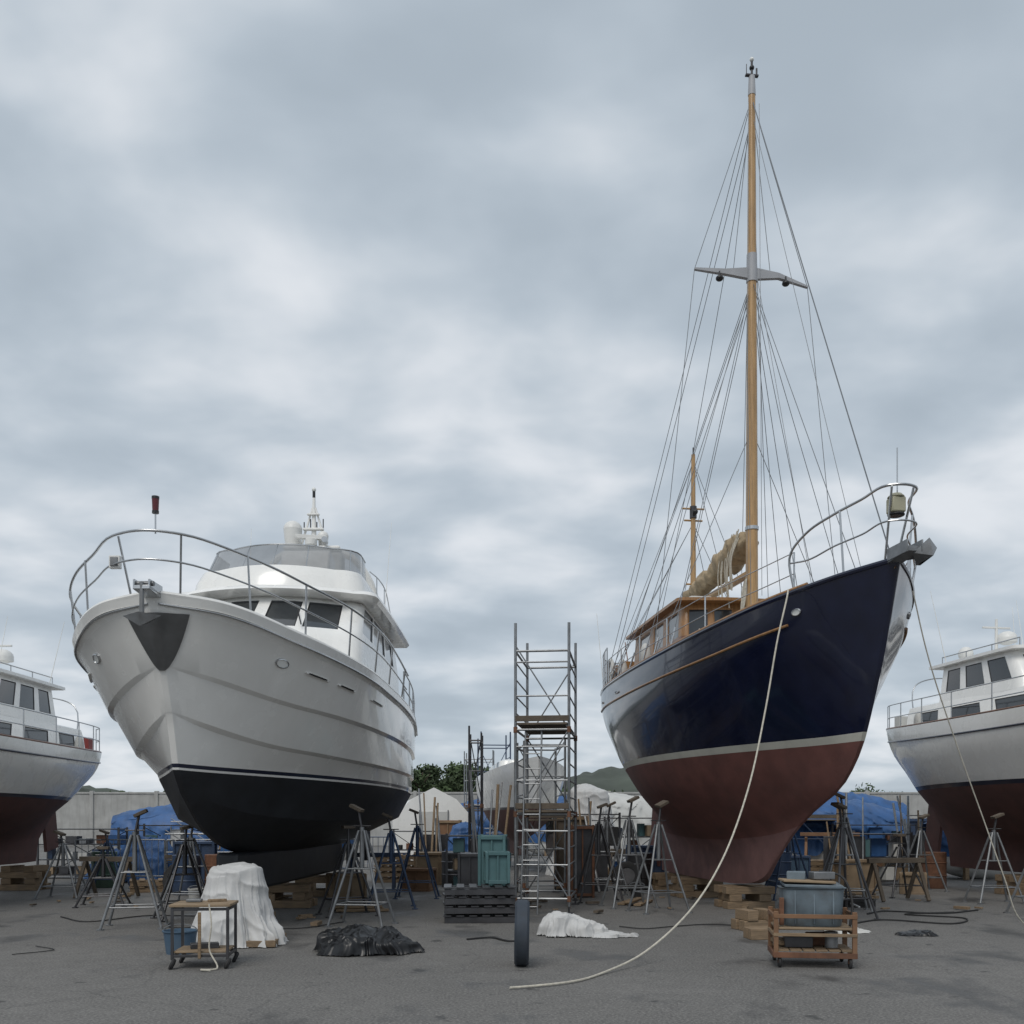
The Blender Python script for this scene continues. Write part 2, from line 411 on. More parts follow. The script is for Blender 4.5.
    for x,z,r_ in((-.42,7.50,.19),(.2,7.36,.11)):
        b.cyl('satellite_dome','plastic_white',(x,8.3,7.12),(x,8.3,z),r_*.8,r_)
        b.sph('satellite_dome','plastic_white',(x,8.3,z),(r_,r_,r_*.9))
    b.cyl('nav_lamp','black_paint',(0,8.35,8.15),(0,8.35,8.28),.03)
    b.sph('nav_lamp','lens',(0,8.35,8.32),.045)
    for k in range(4): b.cyl('instruments','steel_dark',(-.2+.13*k,8.35,7.5),(-.2+.13*k,8.35,7.66+.06*(k%2)),.012)
    b.cyl('horn','stainless',(.3,8.2,7.2),(.3,7.95,7.2),.03,.06)
    b.cyl('whip_antenna','plastic_white',(-1.4,8.5,5.6),(-1.45,8.9,7.7),.009,.004,6)
    b.cyl('whip_antenna','plastic_white',(1.4,8.5,5.6),(1.5,8.9,7.8),.009,.004,6)
    for s in(1,-1):
        b.tube('fly_rail','stainless',herm([(s*1.35,7.2,6.35),(s*1.38,8.0,6.40),(s*1.38,8.9,6.35),(s*1.36,9.6,6.05)],5),.012)
        for yy,zt in((7.8,6.39),(8.7,6.36)): b.cyl('fly_rail','stainless',(s*1.38,yy,5.95),(s*1.38,yy,zt),.010,n=8)
    for h,o,rr in((.70,.03,.017),(.36,.0,.012)):
        ysr=[6.5,5.2,4.0,3.0,2.1,1.3,.7,.32]
        hh=[h*.75,h*.9,h,h,h,h*.97,h*.97,h*.98]
        L=[edge(cols,0,y,-1,a*.94,o) for y,a in zip(ysr,hh)]
        Rr=[edge(cols,0,y,1,a,o) for y,a in zip(ysr,hh)]
        fr=[V((-.42,-.10-o,4.3+h*.97)),V((0,-.24-o,4.32+h*.97)),V((.42,-.10-o,4.3+h*.98))]
        b.tube('bow_rail','stainless',herm(L+fr+Rr[::-1],5),rr,10)
    for s in(1,-1):
        for y in(.55,1.3,2.4,3.6,4.8,6.2):
            a=edge(cols,0,y,s,0,-.06); t=edge(cols,0,y-.1,s,(.69 if y<5 else .58)*(.94 if s<0 else 1),.03)
            b.cyl('bow_rail','stainless',a,t,.014,n=8)
        b.tube('bow_rail','stainless',[(s*.3,.12,4.3),(s*.38,-.07,4.99)],.014,8)
        stanch_rail(b,'side_rail',cols,[6.5,7.6,8.8,10,10.9],s,.62)
    b.cyl('jackstaff','stainless',(.13,-.22,4.97),(.13,-.22,5.24),.010)
    b.cyl('jackstaff_lamp','red_lamp',(.13,-.22,5.24),(.13,-.22,5.38),.036,.042)
    b.cyl('jackstaff_lamp','black_paint',(.13,-.22,5.38),(.13,-.22,5.41),.044)
    b.cyl('jackstaff_lamp','black_paint',(.13,-.22,5.21),(.13,-.22,5.24),.04)
    b.box('rail_speaker','plastic_white',(-.42,-.06,4.68),(.13,.07,.15))
    b.box('rail_speaker','galv',(-.42,-.10,4.68),(.09,.02,.11))
    b.box('anchor_roller','stainless',(0,-.05,4.30),(.2,.55,.05),(-5,0,0))
    b.box('anchor_roller','stainless',(-.09,-.12,4.36),(.02,.4,.12)); b.box('anchor_roller','stainless',(.09,-.12,4.36),(.02,.4,.12))
    b.box('windlass','stainless',(0,.7,4.33),(.25,.3,.25),bevel=.04)
    b.cyl('anchor','galv',(0,-.30,4.38),(0,-.30,3.98),.028)
    b.add('anchor',[(0,-.40,4.02),(-.23,-.30,3.99),(-.02,-.16,3.93),(0,-.36,3.86),(.23,-.30,3.99),(.02,-.16,3.93)],
          [(0,1,3),(0,3,4),(1,2,3),(4,3,5),(0,4,5,2,1)],'galv')
    b.cyl('anchor','galv',(-.12,-.24,4.38),(.12,-.24,4.38),.03)
    for s in(1,-1): b.box('rudder','antifoul_black',(s*.7,10.5,1.1),(.06,.5,.8))
    return b.finish()
motor_yacht()

# ================================================================== SAIL KETCH
SROWS=[
 [(0,.04,4.98),(.5,.46,4.90),(1.5,1.08,4.74),(3,1.55,4.58),(5,1.82,4.47),(7,1.88,4.43),(9.5,1.68,4.46),(11.4,1.2,4.56),(12.2,.75,4.63)],
 [(.14,.04,4.55),(.64,.44,4.48),(1.6,1.02,4.33),(3.05,1.49,4.17),(5,1.80,4.07),(7,1.88,4.03),(9.5,1.66,4.07),(11.4,1.15,4.18),(12.1,.7,4.26)],
 [(.34,.035,3.9),(.9,.40,3.88),(1.78,.88,3.83),(3.15,1.36,3.75),(5,1.73,3.7),(7,1.84,3.68),(9.45,1.60,3.7),(11.3,1.05,3.74),(12.0,.6,3.78)],
 [(.60,.03,3.3),(1.18,.33,3.3),(2.05,.72,3.28),(3.3,1.19,3.25),(5,1.58,3.25),(7,1.73,3.25),(9.4,1.46,3.26),(11.15,.85,3.28),(11.85,.4,3.3)],
 [(.84,.03,2.82),(1.42,.26,2.8),(2.28,.57,2.8),(3.45,1.02,2.8),(5.05,1.43,2.8),(7,1.6,2.8),(9.3,1.28,2.8),(11,.65,2.8),(11.7,.24,2.82)],
 [(.91,.03,2.70),(1.5,.24,2.69),(2.34,.54,2.69),(3.5,.98,2.69),(5.06,1.39,2.69),(7,1.56,2.69),(9.25,1.23,2.69),(10.95,.6,2.69),(11.65,.2,2.70)],
 [(1.45,.025,2.15),(2.0,.18,2.12),(2.8,.38,2.1),(3.8,.72,2.08),(5.2,1.1,2.06),(7,1.27,2.06),(9,.9,2.08),(10.5,.36,2.12),(11.2,.08,2.15)],
 [(2.5,.025,1.72),(3.0,.10,1.65),(3.6,.20,1.56),(4.4,.36,1.5),(5.6,.55,1.46),(7,.62,1.46),(8.8,.42,1.5),(10.1,.18,1.58),(10.9,.05,1.66)],
 [(3.2,.025,1.38),(3.6,.07,1.28),(4.2,.12,1.2),(5,.17,1.14),(6,.20,1.1),(7.1,.2,1.1),(8.6,.16,1.14),(9.9,.09,1.2),(10.65,.035,1.28)],
 [(4.0,.02,.82),(4.3,.06,.62),(4.7,.10,.5),(5.3,.13,.44),(6.2,.14,.42),(7.2,.14,.42),(8.6,.12,.42),(9.8,.07,.42),(10.5,.03,.44)]]
def ketch():
    b=B('sailing_ketch',(5.0,13.0,0),8)
    def mf(j,i,c):
        if j<4: return 'hull_navy'
        if j<5: return 'boot_cream'
        if j<7.5: return 'antifoul_red'
        return 'antifoul_pink'
    cols=hull(b,SROWS,mf,k=[8,8,7,6,6,6,6,6],sub=3,deck='teak')
    b.p('hull')['ang']=50
    for s in(1,-1):
        b.tube('cap_rail','hull_navy' ,[V((s*(c[0].y-.02),c[0].x,c[0].z+.01)) for c in cols],.04,8)
        b.tube('cap_rail_teak','teak',[V((s*(c[0].y-.02),c[0].x,c[0].z+.05)) for c in cols if c[0].x>.9],.030,8)
        b.tube('rubbing_strake','teak',[V((s*(c[3].y+.010),c[3].x,c[3].z)) for c in cols if c[3].x>1.35],.020,8)
        plate(b,'hull_light','lens',cols,1.15,4.55,s,.16,.10)
        for yy in(7.6,9.3): plate(b,'scupper','glass',cols,yy,4.15,s,.3,.05,sq=5)
    b.box('rudder','antifoul_red',(0,11.0,1.5),(.08,.75,1.9),(12,0,0),bevel=.02)
    def mfw(k,c,r):
        q=c-NF-NC
        if k==1:
            if 1<=c<6 or 7<=c<12: return 'glass'
            if 1<=q<6 or 8<=q<13 or 15<=q<21: return 'glass'
        if k<=2: return 'teak_dark' if (k<1) else 'teak'
        if k<=5: return 'teak'
        return 'canvas'
    house(b,'pilothouse',[(4.35,5.55,9.4,1.08,.12,.1),(5.02,5.62,9.4,1.06,.12,.1),(5.55,5.72,9.4,1.02,.12,.1),(5.64,5.75,9.4,1.02,.12,.1),
        (5.645,5.50,9.7,1.18,.12,.12),(5.70,5.50,9.7,1.18,.12,.12),(5.76,5.75,9.5,1.0,.12,.12),(5.78,5.85,9.4,.9,.12,.12)],mfw,inset=('glass','teak',.025,-.02),top='canvas')
    house(b,'trunk_cabin',[(4.35,2.6,5.6,.75,.3,.2),(4.82,2.7,5.6,.72,.3,.2),(4.88,2.85,5.6,.62,.3,.2)],lambda k,c,r:'teak' if k<1 else 'canvas')
    house(b,'aft_cabin',[(4.35,9.9,11.4,.75,.1,.1),(4.9,9.95,11.4,.7,.1,.1),(4.95,10.05,11.3,.6,.1,.1)],lambda k,c,r:'teak' if k<1 else 'canvas')
    b.box('dinghy_cover','canvas',(-.45,7.2,5.85),(.5,1.6,.16),bevel=.06)
    b.box('deck_hatch','teak',(0,1.9,4.82),(.55,.5,.14),(2,0,0))
    b.cyl('windlass','steel_dark',(-.18,1.0,4.95),(.18,1.0,4.95),.09)
    b.box('windlass','galv',(0,1.0,4.88),(.14,.22,.2))
    for k,(x,y) in enumerate(((-.7,2.4),(-.9,3.2),(-1.1,4.2))): b.tube('rope_coils','rope',[(x+.14*math.cos(t),y+.14*math.sin(t),4.72+.008*t) for t in [q*.4 for q in range(40)]],.014,5)
    for s in(1,-1): b.cyl('winch','stainless',(s*1.1,9.9,4.5),(s*1.1,9.9,4.75),.07,.055)
    def mast(y,z0,z1,r0,r1,pn):
        pts=[(0,y,z0+(z1-z0)*t/8) for t in range(9)]
        b.tube(pn,'spar_wood',pts,[r0+(r1-r0)*(t/8)**1.3 for t in range(9)],16)
    mast(5.0,4.3,14.7,.115,.062,'main_mast')
    b.cyl('masthead','spar_grey',(0,5,14.6),(0,5,14.95),.07,.055)
    b.cyl('masthead','steel_dark',(0,5,14.95),(0,5,15.22),.02)
    b.box('masthead','steel_dark',(0,5,14.96),(.24,.06,.03)); b.sph('masthead','black_paint',(0,5,15.1),.045); b.sph('masthead','lens',(0,5,15.25),.04)
    b.cyl('masthead','steel_dark',(-.1,5,14.98),(-.1,5,15.16),.008,n=6); b.cyl('masthead','steel_dark',(.09,5,14.98),(.09,5,15.1),.016)
    b.cyl('mast_band','spar_grey',(0,5,11.25),(0,5,11.75),.098,.091)
    b.cyl('mast_band','stainless',(0,5,6.8),(0,5,6.86),.122)
    for s in(1,-1):
        zt=11.25 if s>0 else 11.42
        b.add('spreaders',[(s*.05,4.96,11.5),(s*.05,5.04,11.5),(s*.05,5.04,11.30),(s*.05,4.96,11.30),(s*.5,4.96,11.44),(s*.5,5.04,11.44),(s*.5,5.04,11.35),(s*.5,4.96,11.35),(s*1.06,4.99,zt+.015),(s*1.06,5.05,zt+.015),(s*1.06,5.05,zt-.015),(s*1.06,4.99,zt-.015)],
            [(a+i,a+(i+1)%4,a+4+(i+1)%4,a+4+i) for a in(0,4) for i in range(4)]+[(0,1,2,3),(8,9,10,11)],'spar_grey')
        b.cyl('spreader_light','steel_dark',(s*.62,4.95,11.38),(s*.62,4.95,11.28),.012); b.sph('spreader_light','black_paint',(s*.62,4.95,11.25),(.07,.07,.05))
    mast(8.3,4.3,9.35,.07,.042,'mizzen_mast')
    b.cyl('mizzen_masthead','steel_dark',(0,8.3,9.3),(0,8.3,9.5),.015)
    for z,w in((8.2,.24),(7.95,.20),(6.6,.16)):
        b.tube('mizzen_spreaders','spar_wood',[(-w,8.3,z),(w,8.3,z)],.02,6)
    b.sph('mizzen_lamp','black_paint',(0,8.17,8.1),.06)
    b.cyl('mizzen_band','steel_dark',(0,8.3,8.0),(0,8.3,8.25),.075)
    b.tube('main_boom','spar_wood',[(0,5.1,6.05),(0,9.3,6.15)],.07,12)
    b.tube('mizzen_boom','spar_wood',[(0,8.4,5.95),(0,11.6,6.1)],.05,12)
    def bundle(pn,m,p0,p1,r0,r1,seed):
        pts=[];rs=[];K=70
        for i in range(K+1):
            t=i/K; q=V(p0).lerp(V(p1),t); 
            q+=V((noise.noise(V((t*9,seed,0)))*.07,0,noise.noise(V((t*7,seed,5)))*.09))
            r=(r0+(r1-r0)*t**.6)*(1+.3*noise.noise(V((t*18,seed,9))))*(.25+.75*min(1,min(t,1-t)*12))
            r*= .82 if i%9==0 else 1
            pts.append(q); rs.append(r)
        b.tube(pn,m,pts,rs,28); b.p(pn)['ang']=80
        P=b.p(pn)
        for i,v in enumerate(P['v']):
            f1=noise.voronoi(V(v)*5)[0][0]; n_=f1*.09-.03+noise.noise(V(v)*14)*.03; P['v'][i]=(v[0]+n_*(-1 if v[0]<0 else 1),v[1],v[2]+n_)
    bundle('furled_mainsail','sail_tan',(0,5.15,6.62),(0,8.9,6.28),.30,.13,3)
    for k in range(12):
        a=random.uniform(5.2,6.1); 
        b.tube('sail_ties','rope',herm([(-.15,a,6.9-random.random()*.2),(-.25,a+.1,6.4),(-.2,a+.2,6.0-random.random()*.5)],4),.012,5)
    b.tube('halyard_coil','rope',[(-.16+.03*math.sin(t),4.98+.1*math.cos(t*1.0),5.6+.3*math.sin(t*.97)) for t in [x*.35 for x in range(80)]],.012,5)
    def wire(a,c,r=.0065,sag=0):
        a=V(a);c=V(c)
        pts=[a.lerp(c,t/8)+V((0,0,-sag*4*(t/8)*(1-t/8))) for t in range(9)]
        b.tube('standing_rigging','wire',pts,r,5)
    top=V((0,5,14.55)); hd=V((0,5,11.3))
    for s in(1,-1):
        ch=lambda y: edge(cols,0,y,s,.05,-.04)
        sp=V((s*1.06,5.02,11.25 if s>0 else 11.42))
        wire(top,sp,); wire(sp,ch(5.1)); wire(hd,ch(4.3)); wire(hd,ch(5.7)); wire((0,5,11.1),ch(6.6)); wire((0,5,8.6),ch(5.0))
        wire(top,ch(9.8)); wire(top,(s*.35,5,11.4)); wire(hd,ch(7.6)); wire((0,5,14.2),ch(8.4)); wire((0,8.3,9.2),ch(8.0)); wire((0,8.3,9.2),ch(9.3)); wire((0,8.3,7.9),ch(8.6)); wire((0,8.3,7.9),ch(10.2))
        for y in(4.3,5.1,5.7,6.6,7.6,8.4): 
            a=ch(y); b.cyl('turnbuckle','stainless',a,a+(hd-a).normalized()*.35,.018,n=6)
    wire(top,(0,.12,5.02),.010); wire(hd,(0,1.0,4.95)); wire((0,8.3,9.3),(0,5,11.2)); wire((0,8.3,9.3),(0,12.1,4.7)); wire((0,5,14.2),(0,8.3,9.4))
    wire((0,5,11.1),(0,9.2,6.2)); wire((-.1,4.9,14.4),(-.15,4.85,5.6),.005); wire((.1,4.9,14.4),(.13,4.85,5.6),.005); wire((.05,4.88,11.3),(.5,3.4,4.9),.005)
    wire((-.1,5,11),(-.6,3.5,4.9),.005); wire((0,5,14.3),(.65,2.2,5.4),.005)
    for h,o,rr in((.92,.04,.018),(.46,.02,.012)):
        big=h>.6
        Ls=[edge(cols,0,y,-1,h*f,o) for y,f in((1.16,.60),(.95,.80),(.6,.92),(.3,.99))]
        Rs=[edge(cols,0,y,1,h*f,o) for y,f in((1.16,.60),(.95,.80),(.6,.92),(.3,.99))]
        pre=[edge(cols,0,1.2,-1,.02,-.05)] if big else []; end=[edge(cols,0,1.2,1,.02,-.05)] if big else []
        if not big: Ls[0]=edge(cols,0,1.18,-1,h*.9,o); Rs[0]=edge(cols,0,1.18,1,h*.9,o)
        fr=[V((-.2,-.12,4.98+h)),V((0,-.2,4.98+h)),V((.2,-.12,4.98+h))]
        b.tube('bow_pulpit','stainless',herm(pre+Ls+fr+Rs[::-1]+end,6),rr,10)
    for s in(1,-1):
        for y in(.55,): b.cyl('bow_pulpit','stainless',edge(cols,0,y,s,0,-.04),edge(cols,0,y-.02,s,.85,.04),.016,n=8)
        b.cyl('bow_pulpit','stainless',(s*.08,.15,5.0),(s*.15,-.15,5.88),.016,n=8)
        stanch_rail(b,'lifelines',cols,[1.2,3.1,4.5,5.9,7.3,8.7,10.0,11.2,12.1],s,.60,wire=True)
        stanch_rail(b,'stern_rail',cols,[9.0,9.6,10.2,10.8,11.4,11.8,12.15],s,.9,r=.015,mids=(.35,.68))
    b.tube('stern_rail','stainless',[edge(cols,0,12.15,-1,.88,-.05),edge(cols,0,12.15,1,.88,-.05)],.015)
    b.box('bow_lantern','lamp_cream',(-.02,-.02,5.68),(.19,.18,.2),bevel=.03)
    b.cyl('bow_lantern','lamp_cream',(-.02,-.02,5.78),(-.02,-.02,5.83),.12,.07)
    b.cyl('bow_lantern','black_paint',(-.02,-.02,5.54),(-.02,-.02,5.58),.11)
    b.cyl('bow_staff','stainless',(-.02,-.05,5.84),(-.02,-.05,6.42),.009)
    b.box('anchor_roller','galv',(.0,-.12,5.0),(.2,.55,.07),(-6,0,0))
    b.box('anchor_roller','galv',(.1,-.2,5.05),(.02,.5,.16)); b.box('anchor_roller','galv',(-.1,-.2,5.05),(.02,.5,.16))
    b.cyl('anchor','galv',(.13,.25,5.05),(.16,-.38,4.95),.03)
    b.add('anchor',[(.16,-.50,5.14),(.02,-.36,4.98),(.14,-.22,4.86),(.18,-.56,4.90),(.36,-.34,5.06),(.2,-.22,4.86)],
          [(0,1,3),(0,3,4),(1,2,3),(4,3,5),(0,4,5,2,1)],'galv')
    b.tube('anchor_chain','galv',[(0,.9,4.9),(0,.3,4.98),(.02,-.1,5.06)],.02,6)
    for y in(6.2,8.1,9.9): 
        q=edge(cols,0,y,-1,.1,-.25); b.sph('fender','canvas',q+V((0,0,.15)),(.11,.11,.26))
    b.tube('lifebuoy','canvas',[(-1.05,11.4+.25*math.cos(t*math.pi/10),5.2+.25*math.sin(t*math.pi/10)) for t in range(20)],.05,8,closed=True)
    for k,(y,mm) in enumerate(((9.3,'steel_dark'),(10.0,'canvas'),(10.7,'blue_dull'),(11.6,'steel_dark'))):
        q=edge(cols,0,y,-1,.2,-.35); b.box('deck_gear_'+mm,mm,q,(.28,.35,.35+.08*k),(0,0,k*13))
    b.cyl('whip_antenna','plastic_white',(-1.1,11.8,4.6),(-1.25,12,6.7),.01,.005,6); b.cyl('flag_staff','teak_dark',(-.3,12.1,4.6),(-.4,12.5,6.1),.018,.012,8)
    for y in(10.4,11.0): b.box('stern_locker','teak',(-.9,y,5.0),(.3,.35,.5))
    return b.finish()
ketch()

# ================================================================== NEIGHBOUR BOATS
def cruiser(name,loc,rot,zs,zo,mfbot,tall,stripe,ch=0):
    rows=[[(y,w,zo+(z-.42)*zs) for y,w,z in r] for r in SROWS]
    b=B(name,loc,rot)
    def mf(j,i,c):
        if j<4: return 'gel_white'
        if j<5: return stripe
        return mfbot
    cols=hull(b,rows,mf,k=4,sub=2)
    b.p('hull')['ang']=50
    for s in(1,-1):
        b.tube('rub_rail','stripe_navy',[V((s*(c[2].y+.01),c[2].x,c[2].z)) for c in cols],.02,6)
        b.tube('cap_rail','teak_dark',[V((s*(c[0].y-.02),c[0].x,c[0].z+.02)) for c in cols],.022,6)
        stanch_rail(b,'lifelines',cols,[1,2.3,3.7,5,6.4,7.8,9.1,10.3,11.3,12.1],s,.62)
    z=zo+(4.35-.42)*zs
    fr=((1,6),(7,12)); sd=((1,5),(7,11),(13,17),(19,22))
    house(b,'lower_cabin',[(z,3.6,10.6,1.25,.4,.25),(z+.2,3.7,10.6,1.22,.4,.25),(z+.45,3.9,10.6,1.18,.4,.25),(z+.62,4.0,10.6,1.12,.4,.25),(z+.68,4.3,10.5,.9,.4,.25)],
          win((1,),fr,sd),inset=('glass','black_paint',.02,-.015))
    y0=6.2 if tall else 5.6
    house(b,'wheelhouse',[(z+.6,y0,9.4,1.12,.3,.2),(z+.85,y0+.1,9.4,1.08,.3,.2),(z+1.35,y0+.45,9.4,1.0,.3,.2),(z+1.45,y0+.5,9.4,.98,.3,.2),
        (z+1.455,y0+.25,9.8,1.12,.3,.2),(z+1.52,y0+.25,9.8,1.12,.3,.2),(z+1.56,y0+.5,9.6,.9,.3,.2)],win((1,),fr,((1,7),(9,15),(17,22))),inset=('glass','black_paint',.02,-.015))
    b.cyl('radar_pole','plastic_white',(0,8.8,z+1.5),(0,8.8,z+2.5),.04,.03)
    b.cyl('radar_dome','plastic_white',(.2,8.7,z+1.95),(.2,8.7,z+2.05),.22); b.sph('radar_dome','plastic_white',(.2,8.7,z+2.05),(.22,.22,.16))
    b.box('radar_pole','plastic_white',(0,8.8,z+2.3),(.7,.05,.04))
    b.sph('satellite_dome','plastic_white',(-.5,9.2,z+1.75),.17)
    for x,y,h in((-.9,9.3,3.3),(.9,9.3,3.0),(.3,8.2,2.9)): b.cyl('whip_antenna','plastic_white',(x,y,z+1.4),(x*1.2,y+.4,z+h),.010,.005,6)
    for s in(1,-1):
        b.tube('roof_rail','stainless',[(s*.9,6.8,z+1.7),(s*.9,9.5,z+1.7)],.014)
        for y in(6.8,7.7,8.6,9.5): b.cyl('roof_rail','stainless',(s*.9,y,z+1.5),(s*.9,y,z+1.7),.012,n=6)
    for s in(1,-1):
        b.tube('cockpit_frame','stainless',herm([(s*.9,10.6,z+.1),(s*.85,10.7,z+1.2),(s*.3,10.8,z+1.4),(0,10.8,z+1.42)],5),.016)
        b.box('stern_gear','red_paint' if (loc[0]<0 and s>0) else 'canvas',(s*.85,11.3,z+.3),(.25,.25,.4)); b.sph('fender','canvas',edge(cols,0,9.6,s,.1,-.2),(.1,.1,.24))
    b.box('deck_box','teak_dark',(0,11.4,z+.25),(.7,.5,.4)); b.box('deck_box','steel_dark',(.4,11.2,z+.3),(.3,.3,.5))
    b.box('rudder',mfbot,(0,11.2,zo+1.0),(.08,.6,1.5),(10,0,0))
    return b.finish()
cruiser('cabin_cruiser',(-11.4,13.0,0),-1,.63,.62,'antifoul_maroon',True,'stripe_navy')
cruiser('cabin_cruiser',(12.65,14.3,0),10,.83,.45,'antifoul_maroon',True,'stripe_navy')
def far_hull():
    b=B('stored_sailboat',(.75,27,0),6)
    rows=[[(y*.8,w*.7,.5+(z-.42)*.62) for y,w,z in r] for r in SROWS]
    hull(b,rows,lambda j,i,c:'gel_white' if j<4 else ('stripe_navy' if j<5 else 'antifoul_maroon'),k=3,sub=2)
    house(b,'cabin',[(2.9,3,8,.8,.3,.2),(3.4,3.2,8,.75,.3,.2),(3.45,3.4,7.9,.6,.3,.2)],win((0,),(),((2,6),(9,13))))
    return b.finish()
far_hull()
# ---------------- stands, blocks
stand((-5.62,14.9),1.72,12,lean=(.12,0)); stand((-5.75,17.9),1.6,-8,lean=(.1,0)); stand((-5.3,16.2),1.5,30,m='steel_dark',lean=(.05,0))
stand((-2.28,15.2),1.8,-10,lean=(-.12,0)); stand((-2.2,18.2),1.7,8,m='blue_steel',lean=(-.1,0)); stand((-1.95,20.6),1.8,0,m='blue_steel',lean=(-.1,0)); stand((-2.75,16.8),1.5,25,m='steel_dark')
stand((2.15,18.4),2.0,14,lean=(.12,0)); stand((2.0,21.0),1.95,0,lean=(.12,0)); stand((2.55,17.4),1.9,20,lean=(.12,.05)); stand((1.7,19.6),1.9,5,m='steel_dark',lean=(.1,0))
stand((5.85,17.6),2.05,-12,lean=(-.12,0)); stand((5.6,20.3),1.95,6,m='blue_steel',lean=(-.12,0)); stand((5.35,16.2),1.85,25,m='steel_dark',lean=(-.1,0))
stand((9.3,19.3),1.7,0,lean=(.1,0)); stand((9.2,22.5),1.7,10,lean=(.1,0)); stand((8.95,16.9),1.6,5,lean=(.1,0)); stand((8.1,20.9),1.3,15,m='steel_dark')
stand((-9.2,20.5),1.35,0,lean=(-.1,0)); stand((-9.3,23.0),1.35,5,m='blue_steel',lean=(-.1,0)); stand((-7.6,18.6),1.1,12,m='steel_dark')
blocks((-4.25,15.6,0),3,.95); blocks((-4.15,18.5,0),3,.95); blocks((-4.05,21.2,0),3,.95)
blocks((4.25,18.3,0),3,.9,h=.135,rot=8); blocks((3.85,20.9,0),3,.9,h=.135,rot=8); blocks((3.6,22.6,0),3,.9,h=.135,rot=8)
blocks((11.0,21.5,0),3,.9,rot=10); blocks((-11.2,20,0),4,.9); blocks((-11.2,23,0),4,.9)
blocks((3.55,14.6,0),2,.5,.18,.15,15); blocks((-3.75,13.9,0),2,.6,.2,.15,-20); blocks((3.35,13.5,0),1,.36,.14,.15,5)

# ---------------- cloth things
def ridge(q):
    q=q+V((noise.noise(q*.8+V((2,0,0))),noise.noise(q*.8+V((0,5,0))),0))*.8
    return (1-min(1,2.2*abs(noise.noise(q))))**2.2
def heap(name,m,loc,rx,ry,h,seed,rid=.12,flat=.25,rot=0,fr=1.0,pk=3.2):
    b=B(name,loc,rot); G=230; vs=[]; idx={}
    def ro(th):
        d=V((math.cos(th),math.sin(th),0))
        return 1+.34*noise.noise(d*1.5+V((seed,0,0)))+.18*noise.noise(d*4+V((0,seed,0)))+.08*noise.noise(d*11+V((0,0,seed)))
    for j in range(G+1):
        for i in range(G+1):
            x=(i/G*2-1)*rx*1.45; y=(j/G*2-1)*ry*1.45
            s=math.hypot(x/rx,y/ry)/ro(math.atan2(y/ry,x/rx))
            if s>1: continue
            q=V((x,y,seed))*fr
            base=1-s**pk; base=base**.6 if base>0 else 0
            lump=max(.25,.72+.75*noise.noise(q*2.6+V((seed,3,0))))
            rg=ridge(q*2.6)*1.0+ridge(q*5.5+V((3,3,3)))*.45+ridge(q*11+V((8,1,1)))*.22
            edge_=min(1,(1-s)*6)
            z=h*base*lump*min(1,.3+edge_)+rid*rg*(flat+(1-flat)*base)*min(1,edge_+.15)
            k=.06*(z/max(h,.05))   # folds lean outwards so the pile bulges like a bag
            idx[(i,j)]=len(vs); vs.append((x*(1+k)+.05*noise.noise(q*4+V((0,0,z*6))),y*(1+k)+.05*noise.noise(q*4+V((9,9,9+z*6))),max(z,.0)+.004))
    fs=[(idx[i,j],idx[i+1,j],idx[i+1,j+1],idx[i,j+1]) for (i,j) in idx if (i+1,j) in idx and (i,j+1) in idx and (i+1,j+1) in idx]
    b.add('cloth',vs,fs,m); b.p('cloth')['ang']=80
    return b.finish()
heap('black_tarpaulin_heap','tarp_black',(-1.72,12.1,0),.62,.46,.24,6.7,.065,pk=4.5)
heap('white_dust_sheet','tarp_white',(.84,13.9,0),.46,.38,.27,13.3,.07,pk=3.5)
heap('flat_dust_sheet','tarp_white',(1.36,13.75,0),.36,.26,.04,15.3,.035,.6)
heap('small_black_sheet','tarp_black',(5.6,13.9,0),.28,.2,.04,21.3,.03,.5)
heap('folded_canvas','canvas',(4.75,14.3,0),.32,.3,.04,25.1,.03,.5)
def draped(name,m,loc,w,d,h,rot,seed):
    b=B(name,loc,rot); NA,NR=300,90; vs=[]
    for i in range(NR+1):
        s=i/NR
        for a in range(NA):
            th=2*math.pi*a/NA; c,sn=math.cos(th),math.sin(th)
            k=1/max(abs(c)**3.4+abs(sn)**3.4,1e-6)**(1/3.4)
            dx,dy=c*k,sn*k; t=0
            if s<.35:
                t0=s/.35; rr=.50*t0; z=h*(1-.07*t0*t0)
            else:
                t=(s-.35)/.65; rr=.50+.18*t**.7+.30*t**2.0
                z=h*.93*(1-t)
            fold=max(0,(s-.33)/.67)**.7
            rr*=1+fold*(.13*noise.noise(V((c*2.6,sn*2.6,seed)))+.17*ridge(V((c*2.4,sn*2.4,seed+t*.45)))+.09*ridge(V((c*5.5,sn*5.5,seed+t*1.2)))-.10)
            x=dx*rr*w/2*1.35; y=dy*rr*d/2*1.35
            q=V((x*3,y*3,z*3+seed))
            z+=.10*noise.noise(q*.5)*(1-s)+ .04*ridge(q*.8)*(1-s*.6)+.02*ridge(q*2)*(1-s*.6)
            x+=.04*noise.noise(q*.9)+.025*ridge(q*.9)*c; y+=.04*noise.noise(q*.9+V((5,5,5)))+.03*ridge(q*.9)*sn
            vs.append((x,y,max(z,.01)))
    fs=[(i*NA+a,i*NA+(a+1)%NA,(i+1)*NA+(a+1)%NA,(i+1)*NA+a) for i in range(NR) for a in range(NA)]
    b.add('cover',vs,fs,m); b.p('cover')['ang']=80
    return b
t=draped('covered_engine','tarp_white',(-3.56,12.9,0),.88,.8,1.02,14,2.7)
t.box('pallet','raw_wood',(.05,0,.05),(1.05,.9,.08),(0,0,-10))
t.box('engine_crate','raw_wood',(0,.3,.45),(.6,.3,.9)); t.finish()
